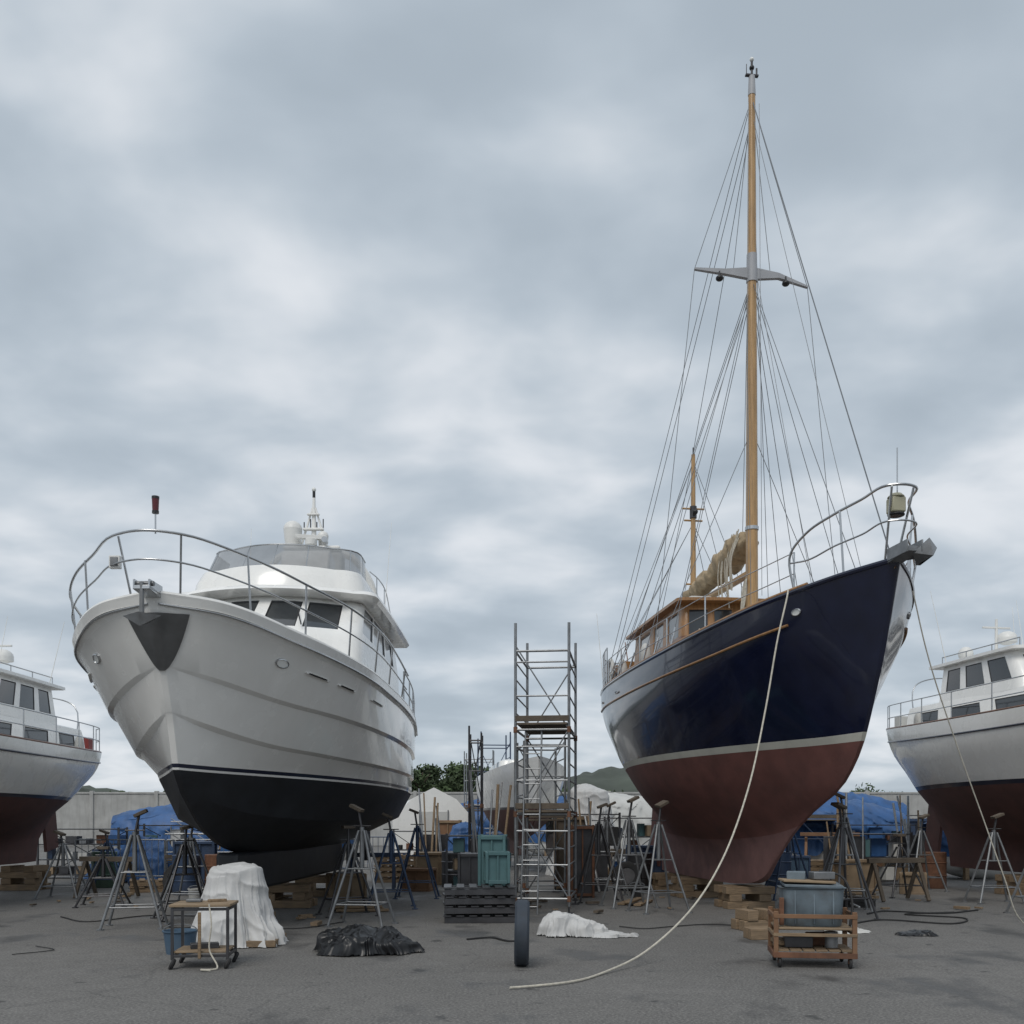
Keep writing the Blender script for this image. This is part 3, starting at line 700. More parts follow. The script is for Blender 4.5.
t=draped('covered_machine','tarp_white',(2.2,29,0),1.6,1.2,2.6,14,6.7); t.finish()
t=draped('covered_machine','blue_tarp',(-1.2,27,0),1.2,1.2,1.5,14,9.7); t.finish()
heap('blue_tarpaulin_heap','blue_tarp',(-9.9,26.5,0),1.3,1.0,1.0,31.3,.25,fr=.45)
heap('blue_tarpaulin_heap','blue_tarp',(-6.9,24.5,0),.6,.6,.5,36.3,.16,fr=.7)

def trolley():
    b=B('work_trolley',(-3.38,11.0,0),6)
    w,d,h=.58,.5,.66
    for x in(-1,1):
        for y in(-1,1):
            b.box('frame','steel_dark',(x*w/2,y*d/2,.1+h/2-.05),(.03,.03,h-.1),bevel=.003)
            b.tube('castors','rubber',[(x*w/2+.02*math.sin(a),y*d/2+.045*math.cos(a),.052+.045*math.sin(a)*1) for a in [k*math.pi/6 for k in range(12)]],.02,6,closed=True)
            b.cyl('castor_fork','galv',(x*w/2,y*d/2,.05),(x*w/2,y*d/2,.13),.014)
    for z in(.14,h-.02):
        for s in(-1,1):
            b.box('frame','steel_dark',(0,s*d/2,z),(w,.025,.03),bevel=.003); b.box('frame','steel_dark',(s*w/2,0,z),(.025,d,.03),bevel=.003)
    b.box('top','ply',(0,0,h+.02),(w+.06,d+.06,.03)); b.box('shelf','ply',(0,0,.18),(w-.02,d-.02,.025))
    b.box('brace','raw_wood',(0,-d/2-.03,.36),(.035,.02,.5),(0,0,0))
    b.tube('strap','rope',herm([(.1,-.28,h+.04),(.13,-.31,.5),(.11,-.30,.2),(.2,-.36,.02),(.05,-.45,.02),(.16,-.52,.02)],6),.009,6)
    b.box('tin','galv',(-.12,.05,h+.055),(.16,.12,.03)); b.box('offcut','raw_wood',(.12,.08,h+.05),(.2,.06,.03),(0,0,25))
    b.box('tools','steel_dark',(0,0,.22),(.3,.15,.06),(0,0,14))
    return b.finish()
trolley()
def tub(name,m,loc,r,h,rot=0):
    b=B(name,loc,rot)
    prof=[(r*.8,0),(r*.82,.02),(r*.97,h*.9),(r*1.05,h*.95),(r*1.05,h),(r*.95,h),(r*.78,.04),(0.001,.04)]
    n=24; vs=[(p*math.cos(2*math.pi*a/n),p*math.sin(2*math.pi*a/n),z) for p,z in prof for a in range(n)]
    b.add('body',vs,[(i*n+a,i*n+(a+1)%n,(i+1)*n+(a+1)%n,(i+1)*n+a) for i in range(len(prof)-1) for a in range(n)],m)
    b.tube('handle','galv',[(r*math.cos(a),0,h+r*.7*math.sin(a)*.5) for a in [k*math.pi/10 for k in range(11)]],.008,5)
    return b.finish()
tub('blue_bucket','blue_dull',(-3.98,12.0,0),.2,.28); tub('paint_bucket','canvas',(-6.0,19,0),.15,.3); tub('paint_bucket','blue_dull',(-5.0,17.2,0),.14,.28)
tub('paint_bucket','steel_dark',(2.5,20,0),.15,.3)
def cart():
    b=B('wooden_cart',(3.32,11.1,0),-9)
    w,d=.82,.62
    for x in(-1,1):
        for y in(-1,1):
            b.box('posts','orange_wood',(x*w/2,y*d/2,.36),(.05,.05,.50),bevel=.004)
            b.tube('castors','rubber',[(x*w/2*.9,y*d/2*.9+.05*math.cos(a),.058+.05*math.sin(a)) for a in [k*math.pi/6 for k in range(12)]],.018,6,closed=True)
            b.cyl('castor_fork','rust',(x*w/2*.9,y*d/2*.9,.05),(x*w/2*.9,y*d/2*.9,.12),.02)
    for z,mm,hh in((.14,'rust',.06),(.36,'raw_wood',.035),(.56,'orange_wood',.045)):
        for s in(-1,1):
            b.box('rails',mm,(0,s*(d/2+.02),z),(w+.05,.025,hh),bevel=.003); b.box('rails',mm,(s*(w/2+.02),0,z),(.025,d,hh),bevel=.003)
    for k in range(6): b.box('shelf','raw_wood',(-w/2+.08+k*.135,0,.185),(.12,d-.02,.02),bevel=.002)
    b.box('junk','steel_dark',(-.15,-.05,.26),(.3,.2,.12)); b.cyl('junk','galv',(.2,-.1,.2),(.2,-.1,.38),.07); b.box('junk','rust',(.1,.15,.27),(.25,.15,.14),(0,0,20))
    b.box('junk','raw_wood',(-.28,.1,.24),(.2,.4,.05),(0,0,10))
    vs=[];zz=[.44,.46,.84,.86,.86,.5]; sz=[(.30,.22),(.31,.23),(.335,.255),(.36,.28),(.32,.24),(.29,.21)]
    n=32
    for z,(a,c) in zip(zz,sz):
        for k in range(n):
            th=2*math.pi*k/n; cx=math.cos(th);sx=math.sin(th)
            vs.append((math.copysign(abs(cx)**.45,cx)*a,math.copysign(abs(sx)**.45,sx)*c,z))
    fs=[(i*n+k,i*n+(k+1)%n,(i+1)*n+(k+1)%n,(i+1)*n+k) for i in range(len(zz)-1) for k in range(n)]+[tuple(range(n)),tuple(5*n+k for k in range(n))]
    b.add('tank',vs,fs,'zinc_tub'); b.box('tank_deck','ply',(0,0,.425),(w,d,.025))
    b.box('tank_lid','zinc_tub',(0,.0,.885),(.62,.48,.03),(2,1,0)); b.box('tank_lid','ply',(-.05,-.02,.925),(.56,.36,.025),(0,2,4))
    b.box('tank_lid','galv',(.12,.05,.985),(.24,.18,.08),(0,0,12)); b.box('tank_lid','zinc_tub',(-.15,.1,.98),(.2,.2,.09),(0,0,-8))
    b.tube('tank_hose','rubber',herm([(.1,.1,1.03),(.32,0,.98),(.42,-.1,.7),(.38,-.2,.45)],6),.014,6)
    for x in(-.2,0,.2): b.box('tank_ribs','zinc_tub',(x,-.245,.65),(.02,.03,.36),(-3,0,0))
    b.box('handle','galv',(.47,0,.66),(.02,.5,.02)); b.box('clamp','rust',(-.34,-.2,.6),(.05,.05,.3))
    return b.finish()
cart()
def tyre(loc,rot,r=.34,tilt=6,m='rubber'):
    b=B('tyre',loc,rot); n=48; prof=[(.58,-.06),(.8,-.08),(.94,-.078),(1,-.055),(1,.055),(.94,.078),(.8,.08),(.58,.06)]
    vs=[];M=Matrix.Rotation(R(tilt),3,'Y')
    for a in range(n):
        th=2*math.pi*a/n
        for p,x in prof:
            rr=p*r*(1+(.014 if (a%2 and p>.94) else 0)); vs.append(M@V((x,rr*math.cos(th),rr*math.sin(th)))+V((0,0,r)))
    m_=len(prof); fs=[(a*m_+k,a*m_+(k+1)%m_,((a+1)%n)*m_+(k+1)%m_,((a+1)%n)*m_+k) for a in range(n) for k in range(m_)]
    b.add('rubber_ring',vs,fs,m)
    b.cyl('hub','steel_dark',M@V((-.04,0,0))+V((0,0,r)),M@V((.04,0,0))+V((0,0,r)),r*.6,n=24)
    return b.finish()
tyre((.11,11.0,0),-1,.36,1,'rubber_blue')
tyre((-7.4,22,0),60,.33,20); tyre((2.6,22.6,0),70,.33,15)
# ---------------- scaffold tower
def scaffold(loc,rot,w,d,levels,lift,m='alu',plats=(),name='scaffold_tower',ext=0,rungs=4,ladder=False):
    b=B(name,loc,rot); H=levels*lift
    for x in(0,w):
        for y in(0,d):
            b.cyl('posts',m,(x,y,.12),(x,y,H+ext+random.uniform(-.12,.12)*(ext>0)),.025,n=8); b.cyl('base_jacks','steel_dark',(x,y,.0),(x,y,.14),.018,n=8); b.box('base_plates','steel_dark',(x,y,.01),(.15,.15,.016),bevel=0)
            for k in range(levels): b.cyl('couplers','rust',(x,y,.2+k*lift),(x,y,.30+k*lift),.036,n=8)
    for k in range(levels+1):
        z=.25+k*lift-(.1 if k==levels else 0)
        for y in(0,d): b.cyl('ledgers',m,(0,y,z),(w,y,z),.021,n=6)
        for x in(0,w): b.cyl('ledgers',m,(x,0,z),(x,d,z),.021,n=6)
        if k<levels:
            for q in range(1,rungs):
                for x in(0,w): b.cyl('rungs',m,(x,0,z+q*lift/rungs),(x,d,z+q*lift/rungs),.014,n=6)
                if q%2==0: b.cyl('rungs',m,(0,0,z+q*lift/rungs),(w,0,z+q*lift/rungs),.016,n=6)
            b.cyl('diagonals',m,(0,0 if k%2 else d,z),(w,0 if k%2 else d,z+lift),.014,n=6)
            b.cyl('diagonals',m,(w,0 if k%2==0 else d,z),(0,0 if k%2==0 else d,z+lift),.014,n=6)
    for z in plats:
        b.box('platform','pad_wood',(w/2,d/2,z),(w-.06,d+.1,.04)); b.box('toe_board','pad_wood',(w/2,-.03,z+.09),(w,.02,.10))
    if ladder:
        for k,(x0,x1) in enumerate(((.12,.40),)):
            for x in(x0,x1): b.cyl('ladder',m,(x,-.25,.0),(x+.05,.05,H*.72),.016,n=6)
            for q in range(12):
                t=(q+.5)/12; b.cyl('ladder',m,(x0+.05*t,-.25+.3*t,H*.72*t),(x1+.05*t,-.25+.3*t,H*.72*t),.011,n=6)
    return b.finish()
scaffold((.06,17.2,0),-7,.92,1.9,3,1.45,plats=(1.75,3.25),ext=.55,rungs=5,ladder=True)
scaffold((.25,20.6,0),5,.85,1.5,2,1.5,m='galv',plats=(1.6,),ext=.3,rungs=4)
scaffold((-2.0,42,0),0,1.2,2,2,2.0,plats=(2.0,),ext=.6)
scaffold((-1.05,34,0),6,1.0,1.5,2,2.0,m='blue_steel',plats=(2.0,),ext=.5)
scaffold((-1.05,24.5,0),0,.3,.8,2,1.7,m='steel_dark',ext=.4)
scaffold((8.1,29,0),0,1.6,1.5,1,1.6,m='blue_steel',plats=(1.6,))
scaffold((-10.4,30.5,0),0,2.2,1.2,1,1.4,m='galv',plats=())
scaffold((-8.2,28.5,0),10,1.4,1.0,1,1.3,m='blue_steel',plats=(1.0,))
scaffold((-8.6,24.8,0),4,1.7,.8,1,1.1,m='galv',plats=(.6,))
# ---------------- pallets, racks, crates
def pallets(loc,n,rot=0,m='raw_wood',name='pallet_stack'):
    b=B(name,loc,rot)
    for k in range(n):
        z=k*.145; a=random.uniform(-4,4)
        for i in range(3): b.box('blocks',m,(0,-.36+.36*i,z+.05),(1.1,.1,.09),(0,0,a),bevel=0)
        for i in range(6): b.box('slats',m,(-.5+.2*i,0,z+.115),(.12,.85,.022),(0,0,a),bevel=0)
    return b.finish()
pallets((-.52,15.9,0),4,4,'steel_dark'); pallets((-3.0,26,0),5,10); pallets((2.0,24.5,0),3,20); pallets((8.0,26,0),4,0); pallets((-8.0,22.5,0),2,20)
def crate(name,m,loc,sz,rot=0,frame='raw_wood',lid=True):
    b=B(name,loc,rot); x,y,z=sz
    b.box('panels',m,(0,0,z/2),(x-.04,y-.04,z-.02))
    for a in(-1,1):
        for c in(-1,1):
            b.box('corner_posts',frame,(a*x/2,c*y/2,z/2),(.05,.05,z))
            b.box('rails',frame,(0,c*(y/2+.004),z*(.5+.46*a)),(x-.05,.045,.06)); b.box('rails',frame,(c*(x/2+.004),0,z*(.5+.46*a)),(.045,y-.05,.06))
    k=max(2,int(x/.25))
    for i in range(1,k): b.box('ribs',frame,(-x/2+i*x/k,-y/2-.001,z/2),(.025,.03,z*.86),bevel=0)
    return b.finish()
crate('teal_locker','teal',(-.33,17.2,0),(.42,.5,1.35),-3,'teal'); crate('teal_locker','teal',(-.25,16.3,.58),(.35,.4,.5),6,'teal'); crate('steel_cabinet','steel_dark',(-.75,18.4,0),(.4,.5,1.0),-3,'steel_dark')
crate('wooden_crate','ply',(-2.0,25,0),(.8,.8,.8),10); crate('wooden_crate','orange_wood',(-2.1,22.7,0),(.6,.6,.5),-10,'orange_wood')
crate('wooden_crate','pad_wood',(1.35,23,0),(.7,.6,1.7),0); crate('wooden_crate','ply',(7.8,22.8,0),(.7,.6,.7),12); crate('steel_cabinet','steel_dark',(1.42,20.8,0),(.45,.45,1.5),8,'rust')
crate('wooden_crate','orange_wood',(9.2,26.5,0),(1.1,.9,.9),-12,'raw_wood'); crate('steel_cabinet','blue_steel',(-7.6,24,0),(.9,.5,1.1),8,'blue_steel')
crate('wooden_crate','ply',(-3.4,20.5,0),(.6,.6,.5),30); crate('cardboard_box','ply',(8.7,21.7,0),(.5,.4,.45),-20,'ply')
crate('wooden_panel_stack','orange_wood',(-1.9,30,0),(.7,.3,1.6),-6,'raw_wood')
crate('tool_chest','blue_steel',(3.2,24,0),(.8,.5,1.0),5,'blue_steel'); crate('tool_chest','blue_dull',(7.2,25.2,0),(.5,.4,.7),-5,'blue_steel')
def rack(loc,rot,w,h,d=.6,shelves=3,m='steel_dark',seed=0):
    rnd=random.Random(seed); b=B('storage_rack',loc,rot)
    for x in(-w/2,w/2):
        for y in(-d/2,d/2): b.box('uprights',m,(x,y,h/2),(.05,.05,h),bevel=0)
    for k in range(shelves+1):
        z=.1+(h-.15)*k/shelves
        b.box('shelves',m,(0,0,z),(w-.05,d-.02,.03),bevel=0)
        if k<shelves:
            x=-w/2+.15
            while x<w/2-.25:
                ww=rnd.uniform(.12,.4); hh=rnd.uniform(.12,(h/shelves)*.75); mm=rnd.choice(['blue_steel','canvas','ply','rust','galv','teal','raw_wood','rubber','blue_tarp','steel_dark'])
                b.box('stock_'+mm,mm,(x+ww/2,rnd.uniform(-.1,.1),z+.02+hh/2),(ww,rnd.uniform(.2,.4),hh),(0,0,rnd.uniform(-12,12))); x+=ww+rnd.uniform(.02,.2)
    for s in(-1,1): b.cyl('cross_brace',m,(s*w/2,d/2,.1),(-s*w/2,d/2,h-.1),.012,n=6)
    b.finish()
for k,(x,y,rt,w,h) in enumerate(((-9.0,27.6,5,2.4,1.5),(-7.0,26.4,-8,1.6,1.9),(-2.9,31.0,0,1.6,1.3),(-.9,22.2,4,1.1,1.3),(2.1,27.0,-5,1.6,1.8),(3.6,27.6,6,2.0,1.7),(8.9,24.8,8,1.8,1.3),(10.6,29.5,-4,2.4,1.5),(6.9,28.4,12,1.8,1.7),(-11.8,27.5,0,2.2,1.4),(12.6,33.5,0,3,1.8))): rack((x,y,0),rt,w,h,seed=k,shelves=2+k%2)
def fence(loc,rot,n,w=2.2,h=1.1,m='galv'):
    b=B('crowd_barrier',loc,rot)
    for k in range(n):
        x0=k*(w+.06); 
        for z in(.18,h): b.cyl('frame',m,(x0,0,z),(x0+w,0,z),.018,n=6)
        for x in(x0,x0+w): b.cyl('frame',m,(x,0,0),(x,0,h),.018,n=6); b.box('feet',m,(x,0,.02),(.05,.5,.03),bevel=0)
        for q in range(1,14): b.cyl('bars',m,(x0+w*q/14,0,.18),(x0+w*q/14,0,h),.008,n=5)
    b.finish()
fence((-11.0,25.2,0),4,2); fence((-7.9,29.8,0),-6,2,m='blue_steel'); fence((8.7,33.2,0),5,3,m='blue_steel'); fence((-1.9,38,0),0,2)
def poles(loc,rot,n,L,seed=0,m='galv',lean=.6):
    rnd=random.Random(seed); b=B('leaning_poles',loc,rot)
    for k in range(n):
        x=k*.09+rnd.uniform(-.03,.03); l=L*rnd.uniform(.7,1.1); b.cyl('poles',rnd.choice([m,'raw_wood','alu']),(x,0,.02),(x+rnd.uniform(-.3,.3),lean,l),rnd.uniform(.018,.035),n=7)
    b.box('prop','steel_dark',(n*.045,lean*.75,.6),(n*.09+.3,.05,1.2)); b.finish()
poles((-.75,21.5,0),0,6,2.6,1); poles((-2.4,27.5,0),0,7,2.3,2); poles((1.55,22.0,0),0,5,2.2,3); poles((7.8,24.1,0),0,8,2.1,4); poles((-6.4,27.5,0),0,8,1.9,5); poles((10.3,26.4,0),0,7,2.2,6)
def skip(name,m,loc,rot,L=3.4,W=1.7,H=1.3):
    b=B(name,loc,rot)
    prof=[(-L/2*.65,0),(L/2*.65,0),(L/2,H),(-L/2,H)]
    for y in(-W/2,W/2): b.add('body',[(x,y+q,z) for q in(0,.04) for x,z in prof],[(0,1,2,3),(4,7,6,5),(0,4,5,1),(1,5,6,2),(2,6,7,3),(3,7,4,0)],m)
    b.add('body',[(x,y,z) for y in(-W/2,W/2) for x,z in prof],[(0,1,5,4),(1,2,6,5),(3,0,4,7)],m)
    for k in range(5):
        t=-.8+.4*k; b.box('ribs',m,(t*L/2*.8,-W/2-.03,H/2),(.07,.06,H),(0,t*18,0))
    b.box('rim',m,(0,-W/2-.02,H),(L+.1,.09,.09)); b.box('rim',m,(0,W/2+.02,H),(L+.1,.09,.09))
    return b.finish()
skip('blue_skip','blue_steel',(11.2,32,0),0,4.6,1.9,1.6); skip('blue_skip','blue_tarp',(10.6,39,0),8,4.5,2,2.3)
heap('debris_pile','raw_wood',(11.2,32,1.0),1.8,.8,.9,51,.3,fr=.5)
def tarped(loc,rot,m,L=5.5,W=1.9,H=2.1,name='covered_dinghy'):
    b=B(name,loc,rot); vs=[];NX,NA=90,50
    for i in range(NX+1):
        t=i/NX; x=(t-.5)*L; w=W/2*(math.sin(math.pi*(.08+.84*t)))**.5
        for a in range(NA+1):
            th=math.pi*a/NA; y=w*math.cos(th); z=.75+(H-.75)*(max(0,math.sin(th))**.8)*(.75+.25*math.sin(math.pi*t))
            q=V((x*1.4+loc[0],y*1.8,z*2)); n_=.08*noise.noise(q)+.10*ridge(q*.8)+.05*ridge(q*2)-.08
            if a in(0,NA): z=.62+.12*noise.noise(V((x*3,a,0)))
            vs.append((x,y+n_,z+n_))
    m_=NA+1
    b.add('cover',vs,[(i*m_+a,i*m_+a+1,(i+1)*m_+a+1,(i+1)*m_+a) for i in range(NX) for a in range(NA)],m); b.p('cover')['ang']=80
    b.tube('hull_bottom','gel_white',[((t-.5)*L,0,.75) for t in [k/10 for k in range(11)]],[.1+W*.42*math.sin(math.pi*(.05+.9*k/10))**.6 for k in range(11)],16)
    for x in(-L*.3,L*.3):
        for y in(-.6,.6): b.box('trestle','raw_wood',(x,y,.3),(.12,.12,.6))
    return b.finish()
tarped((-7.6,32,0),10,'blue_tarp',5,1.8,1.9); tarped((10.0,30.8,0),4,'blue_tarp',4.2,1.9,2.2); tarped((13.2,27.5,0),10,'blue_tarp',4,1.7,1.9); tarped((3.4,34,0),20,'canvas',4.5,2.0,2.5); tarped((-11.2,36,0),5,'blue_tarp',6,2.2,2.2); tarped((8.2,38,0),0,'canvas',6,2.2,2.3); tarped((-1.0,46,0),0,'blue_tarp',4,2.2,2.6); tarped((13.5,42,0),0,'blue_tarp',6,2.2,2.8); tarped((3.0,45,0),0,'blue_tarp',5,2.2,2.8)
def tent():
    b=B('storage_tent',(-3.0,37,0),8); w,d,h,e=1.45,3.5,2.75,1.6
    vs=[];P=[(-w,0),(-w*1.0,e),(-w*.55,h*.85),(0,h),(w*.55,h*.85),(w,e),(w,0)]
    NY=8
    for i in range(NY+1):
        y=-d/2+d*i/NY; k=0 if i%2==0 else .06
        for x,z in P: vs.append((x*(1-k*.6),y,z-(k if z>.1 else 0)))
    n=len(P); fs=[(i*n+a,i*n+a+1,(i+1)*n+a+1,(i+1)*n+a) for i in range(NY) for a in range(n-1)]+[tuple(range(n)),tuple(NY*n+a for a in range(n))]
    b.add('fabric',vs,fs,'gel_white'); b.p('fabric')['ang']=20
    b.box('door_flap','canvas',(0,-d/2-.02,.95),(1.0,.02,1.9)); 
    for x in(-.5,.5): b.cyl('door_poles','galv',(x,-d/2-.04,0),(x,-d/2-.04,1.95),.02)
    return b.finish()
tent()
def van():
    b=B('parked_van',(11.6,36,0),78)
    w=.9; prof=[(-2.3,.35),(-2.3,.95),(-2.15,1.05),(-1.4,1.25),(-.75,1.9),(-.4,2.02),(2.2,2.02),(2.35,1.9),(2.4,.35)]
    n=len(prof)
    vs=[(s*w*(.86 if z>1.3 else 1),x,z) for s in(-1,1) for x,z in prof]
    fs=[tuple(range(n)),tuple(n+a for a in range(n))]+[(a,(a+1)%n,n+(a+1)%n,n+a) for a in range(n)]
    b.add('body',vs,fs,'plastic_white'); b.p('body')['bevel']=.05
    for s in(-1,1):
        b.box('side_window','glass',(s*.83,-.55,1.5),(.03,.75,.42),(0,-s*6,0)); b.box('side_window','glass',(s*.83,.7,1.52),(.03,1.2,.42),(0,-s*6,0))
        for y in(-1.5,1.5):
            b.cyl('wheels','rubber',(s*.72,y,.33),(s*.93,y,.33),.33,n=20); b.cyl('hubs','galv',(s*.93,y,.33),(s*.94,y,.33),.18,n=14)
    b.box('windscreen','glass',(0,-1.1,1.6),(1.4,.85,.03),(45,0,0)); b.box('bumper','black_paint',(0,-2.33,.5),(1.7,.1,.22))
    for s in(-1,1): b.box('headlamps','lens',(s*.65,-2.3,.82),(.3,.06,.16))
    return b.finish()
van()
# ---------------- ropes and hoses
b=B('mooring_rope',(0,0,0))
b.tube('rope','rope',herm([(3.86,13.98,4.82),(3.80,13.80,4.7),(3.62,13.6,4.1),(3.40,13.4,3.1),(3.04,12.9,1.98),(2.58,12.3,1.10),(2.04,11.6,.52),(1.45,11.0,.14),(.98,10.4,.025),(.55,9.75,.02),(.2,9.52,.02),(-.02,9.42,.02)],8),.012,8); b.finish()
b=B('bow_line',(0,0,0))
b.tube('rope','rope',herm([(5.25,13.1,4.6),(5.5,13.3,3.9),(6.15,13.8,2.6),(6.65,14.1,1.6),(7.0,14.2,.75),(7.25,14.3,.2),(7.5,14.4,.02),(7.9,14.3,.02)],8),.009,8); b.finish()
def hose(name,pts,m='rubber',r=.013):
    b=B(name,(0,0,0)); b.tube('hose',m,herm(pts,8),r,6); b.finish()
hose('ground_hose',[(5.2,15.3,.016),(5.9,15.9,.016),(6.7,15.3,.016),(7.3,16.2,.016),(6.6,16.8,.016),(7.6,17.2,.016)])
hose('ground_hose',[(6.0,16.9,.016),(6.5,17.4,.016),(7.2,17.0,.016),(8.2,17.6,.016)])
hose('ground_hose',[(-.6,13.3,.016),(-.3,13.5,.016),(0,13.1,.016),(.2,13.2,.016)])
hose('ground_hose',[(-6.0,12.6,.014),(-5.6,12.2,.014),(-5.9,11.8,.014)],r=.006)
hose('ground_hose',[(1.6,14.9,.016),(1.9,14.6,.016),(2.4,14.9,.016),(3.0,15.2,.016),(3.8,14.7,.016)],r=.009)
hose('ground_hose',[(-5.4,15.9,.016),(-4.9,14.7,.016),(-4.2,15.0,.016),(-3.2,14.6,.016),(-2.6,15.6,.016)],r=.009)
hose('ground_hose',[(-7.4,16.4,.016),(-6.6,15.6,.016),(-6.0,16.6,.016),(-4.9,16.4,.016)],r=.01)
b=B('hose_coil',(6.3,18.2,0)); b.tube('coil','rubber',[((.3+.02*math.sin(t*3))*math.cos(t),(.3+.02*math.cos(t*2))*math.sin(t),.02+.012*t/3) for t in [k*.25 for k in range(130)]],.015,6); b.finish()
def mat_planks(loc,rot,n,L):
    b=B('timber_planks',loc,rot)
    for k in range(n): b.box('planks','raw_wood',(random.uniform(-.1,.1),k*.17,.03+(k%2)*.045),(L*random.uniform(.8,1),.14,.04),(0,0,random.uniform(-5,5)))
    b.finish()
mat_planks((-4.9,19.5,0),40,4,1.6); mat_planks((7.0,21.5,0),-15,4,1.8); mat_planks((-2.6,17.4,0),10,3,1.0); mat_planks((2.5,19.0,0),70,3,1.2)
b=B('timber_offcuts',(0,0,0))
rnd=random.Random(5)
for k in range(70):
    cx,cy,sx,sy=rnd.choice([(-4.2,17,1.6,2.5),(4.2,18,1.8,2.5),(-7.5,20,1.5,2),(7,19.5,1.5,2),(.8,18.5,.8,1.5)])
    x=cx+rnd.uniform(-sx,sx); y=cy+rnd.uniform(-sy,sy); s=rnd.uniform(.05,.22)
    b.box('pieces_'+('a' if k%3 else 'b'),'raw_wood' if k%3 else 'pad_wood',(x,y,.02+s*.12),(s*1.4,s*.5,s*.25),(0,0,rnd.uniform(0,180)),bevel=.003)
b.finish()
for (x,y,h,c) in((-7.0,21.5,.85,'blue_steel'),(-6.4,21.8,.85,'rust'),(6.4,24,.85,'blue_steel'),(9.9,23.5,.85,'rust'),(1.9,26.5,.9,'blue_tarp'),(-1.4,24,.85,'steel_dark'),(2.9,22.8,.85,'steel_dark'),(-9.7,23.8,.85,'green_paint')):
    b=B('oil_drum',(x,y,0),0)
    b.tube('drum',c,[(0,0,0),(0,0,.02),(0,0,.28),(0,0,.30),(0,0,.32),(0,0,.58),(0,0,.6),(0,0,.62),(0,0,h-.01),(0,0,h)],[.28,.29,.29,.305,.29,.29,.305,.29,.29,.28],20); b.finish()
def trestle(loc,rot,m='pad_wood',L=1.2,h=.8):
    b=B('trestle',loc,rot); b.box('beam',m,(0,0,h),(L,.1,.1))
    for x in(-L*.4,L*.4):
        for s in(-1,1): b.box('legs',m,(x,s*.2,h/2-.02),(.07,.05,h),(s*26,0,0))
    b.finish()
trestle((-5.8,23.5,0),20); trestle((-8.3,20.5,0),-10); trestle((-3.2,23,0),5,'blue_steel'); trestle((7.6,19.8,0),10); trestle((3.0,25.5,0),0); trestle((8.9,28.0,0),-20,'orange_wood',1.6,1.2)
# ---------------- boundary wall, trees, hill
def wall():
    b=B('concrete_wall',(0,62,0))
    for k in range(-16,17):
        b.box('panels','concrete',(k*4.0,0,1.6),(3.96,.2,3.2),bevel=.02); b.box('posts','concrete',(k*4.0+2,-.05,1.7),(.22,.32,3.4),bevel=.02)
    b.box('coping','concrete',(0,0,3.27),(132,.3,.12),bevel=.02)
    b.finish()
wall()
def leaves(b,c,r,n,sz,zs=.8):
    vs=[];fs=[]
    lumps=[(V(c)+V((random.uniform(-.7,.7)*r,random.uniform(-.5,.5)*r,random.uniform(-.55,.6)*r*zs)),r*random.uniform(.28,.5)) for _ in range(9)]
    for _ in range(n):
        lc,lr=random.choice(lumps); d=V((random.gauss(0,1),random.gauss(0,1),random.gauss(0,1))).normalized()*lr*random.random()**.4
        d.z*=zs; q=lc+d; u=V((random.uniform(-1,1),random.uniform(-1,1),random.uniform(-1,1))).normalized(); w=u.orthogonal().normalized()
        s=sz*random.uniform(.6,1.4); o=len(vs); vs+=[q+u*s,q+w*s*.6,q-u*s,q-w*s*.6]; fs.append((o,o+1,o+2,o+3))
    b.add('foliage',vs,fs,'leaf')
def tree(loc,h,r,n=3000):
    b=B('leafy_tree',loc); b.tube('trunk','bark',herm([(0,0,0),(.1,0,h*.3),(0,.1,h*.6),(.1,.1,h*.85)],4),[.25-.015*k for k in range(13)],8)
    for k in range(6):
        a=k*1.05; b.tube('limbs','bark',[(0,0,h*(.35+.06*k)),(r*.35*math.cos(a),r*.3*math.sin(a),h*(.5+.05*k)),(r*.7*math.cos(a),r*.6*math.sin(a),h*(.62+.04*k))],[.1,.06,.03],6)
    leaves(b,(0,0,h*.66),r*1.25,n,.16)
    b.finish()
for x,y,h,r in((-7.6,84,6.6,2.3),(-5.6,86,7.2,2.4),(-3.7,84,6.5,2.2),(-2.0,87,6.2,2.0),(-9.4,88,6.0,2.1),(.2,90,5.6,2.0)): tree((x,y,0),h,r)
def hill(name,x0,x1,y,h,seed):
    b=B(name,(0,0,0)); vs=[];NX,NY=120,26
    for j in range(NY+1):
        for i in range(NX+1):
            x=x0+(x1-x0)*i/NX; t=j/NY; e=math.sin(math.pi*i/NX)**.6
            z=h*e*math.sin(math.pi*min(t*1.0,.5+t*.5))*(1+.3*noise.noise(V((x*.03,seed,0))))+ (1.6*noise.noise(V((x*.35,t*14,seed))))*e*min(1,t*3)
            vs.append((x,y+t*120,max(z,-.5) if t>0 else -.5))
    b.add('slope',vs,[(j*(NX+1)+i,j*(NX+1)+i+1,(j+1)*(NX+1)+i+1,(j+1)*(NX+1)+i) for j in range(NY) for i in range(NX)],'hill_green'); b.p('slope')['ang']=80; b.finish()
hill('hill',-6,60,150,13,2.0); hill('hill',-190,-50,200,9,6.0)
b=B('distant_tree_line',(0,100,0))
for k in range(40):
    x=-74+k*3.9+random.uniform(-1.5,1.5)
    if -10<x<2: continue
    leaves(b,(x,0,2.9+random.uniform(-.6,.9)),2.8,620,.22,.65)
for x in range(-70,75,10): b.cyl('trunks','bark',(x,0,0),(x,0,3),.15)
b.finish()

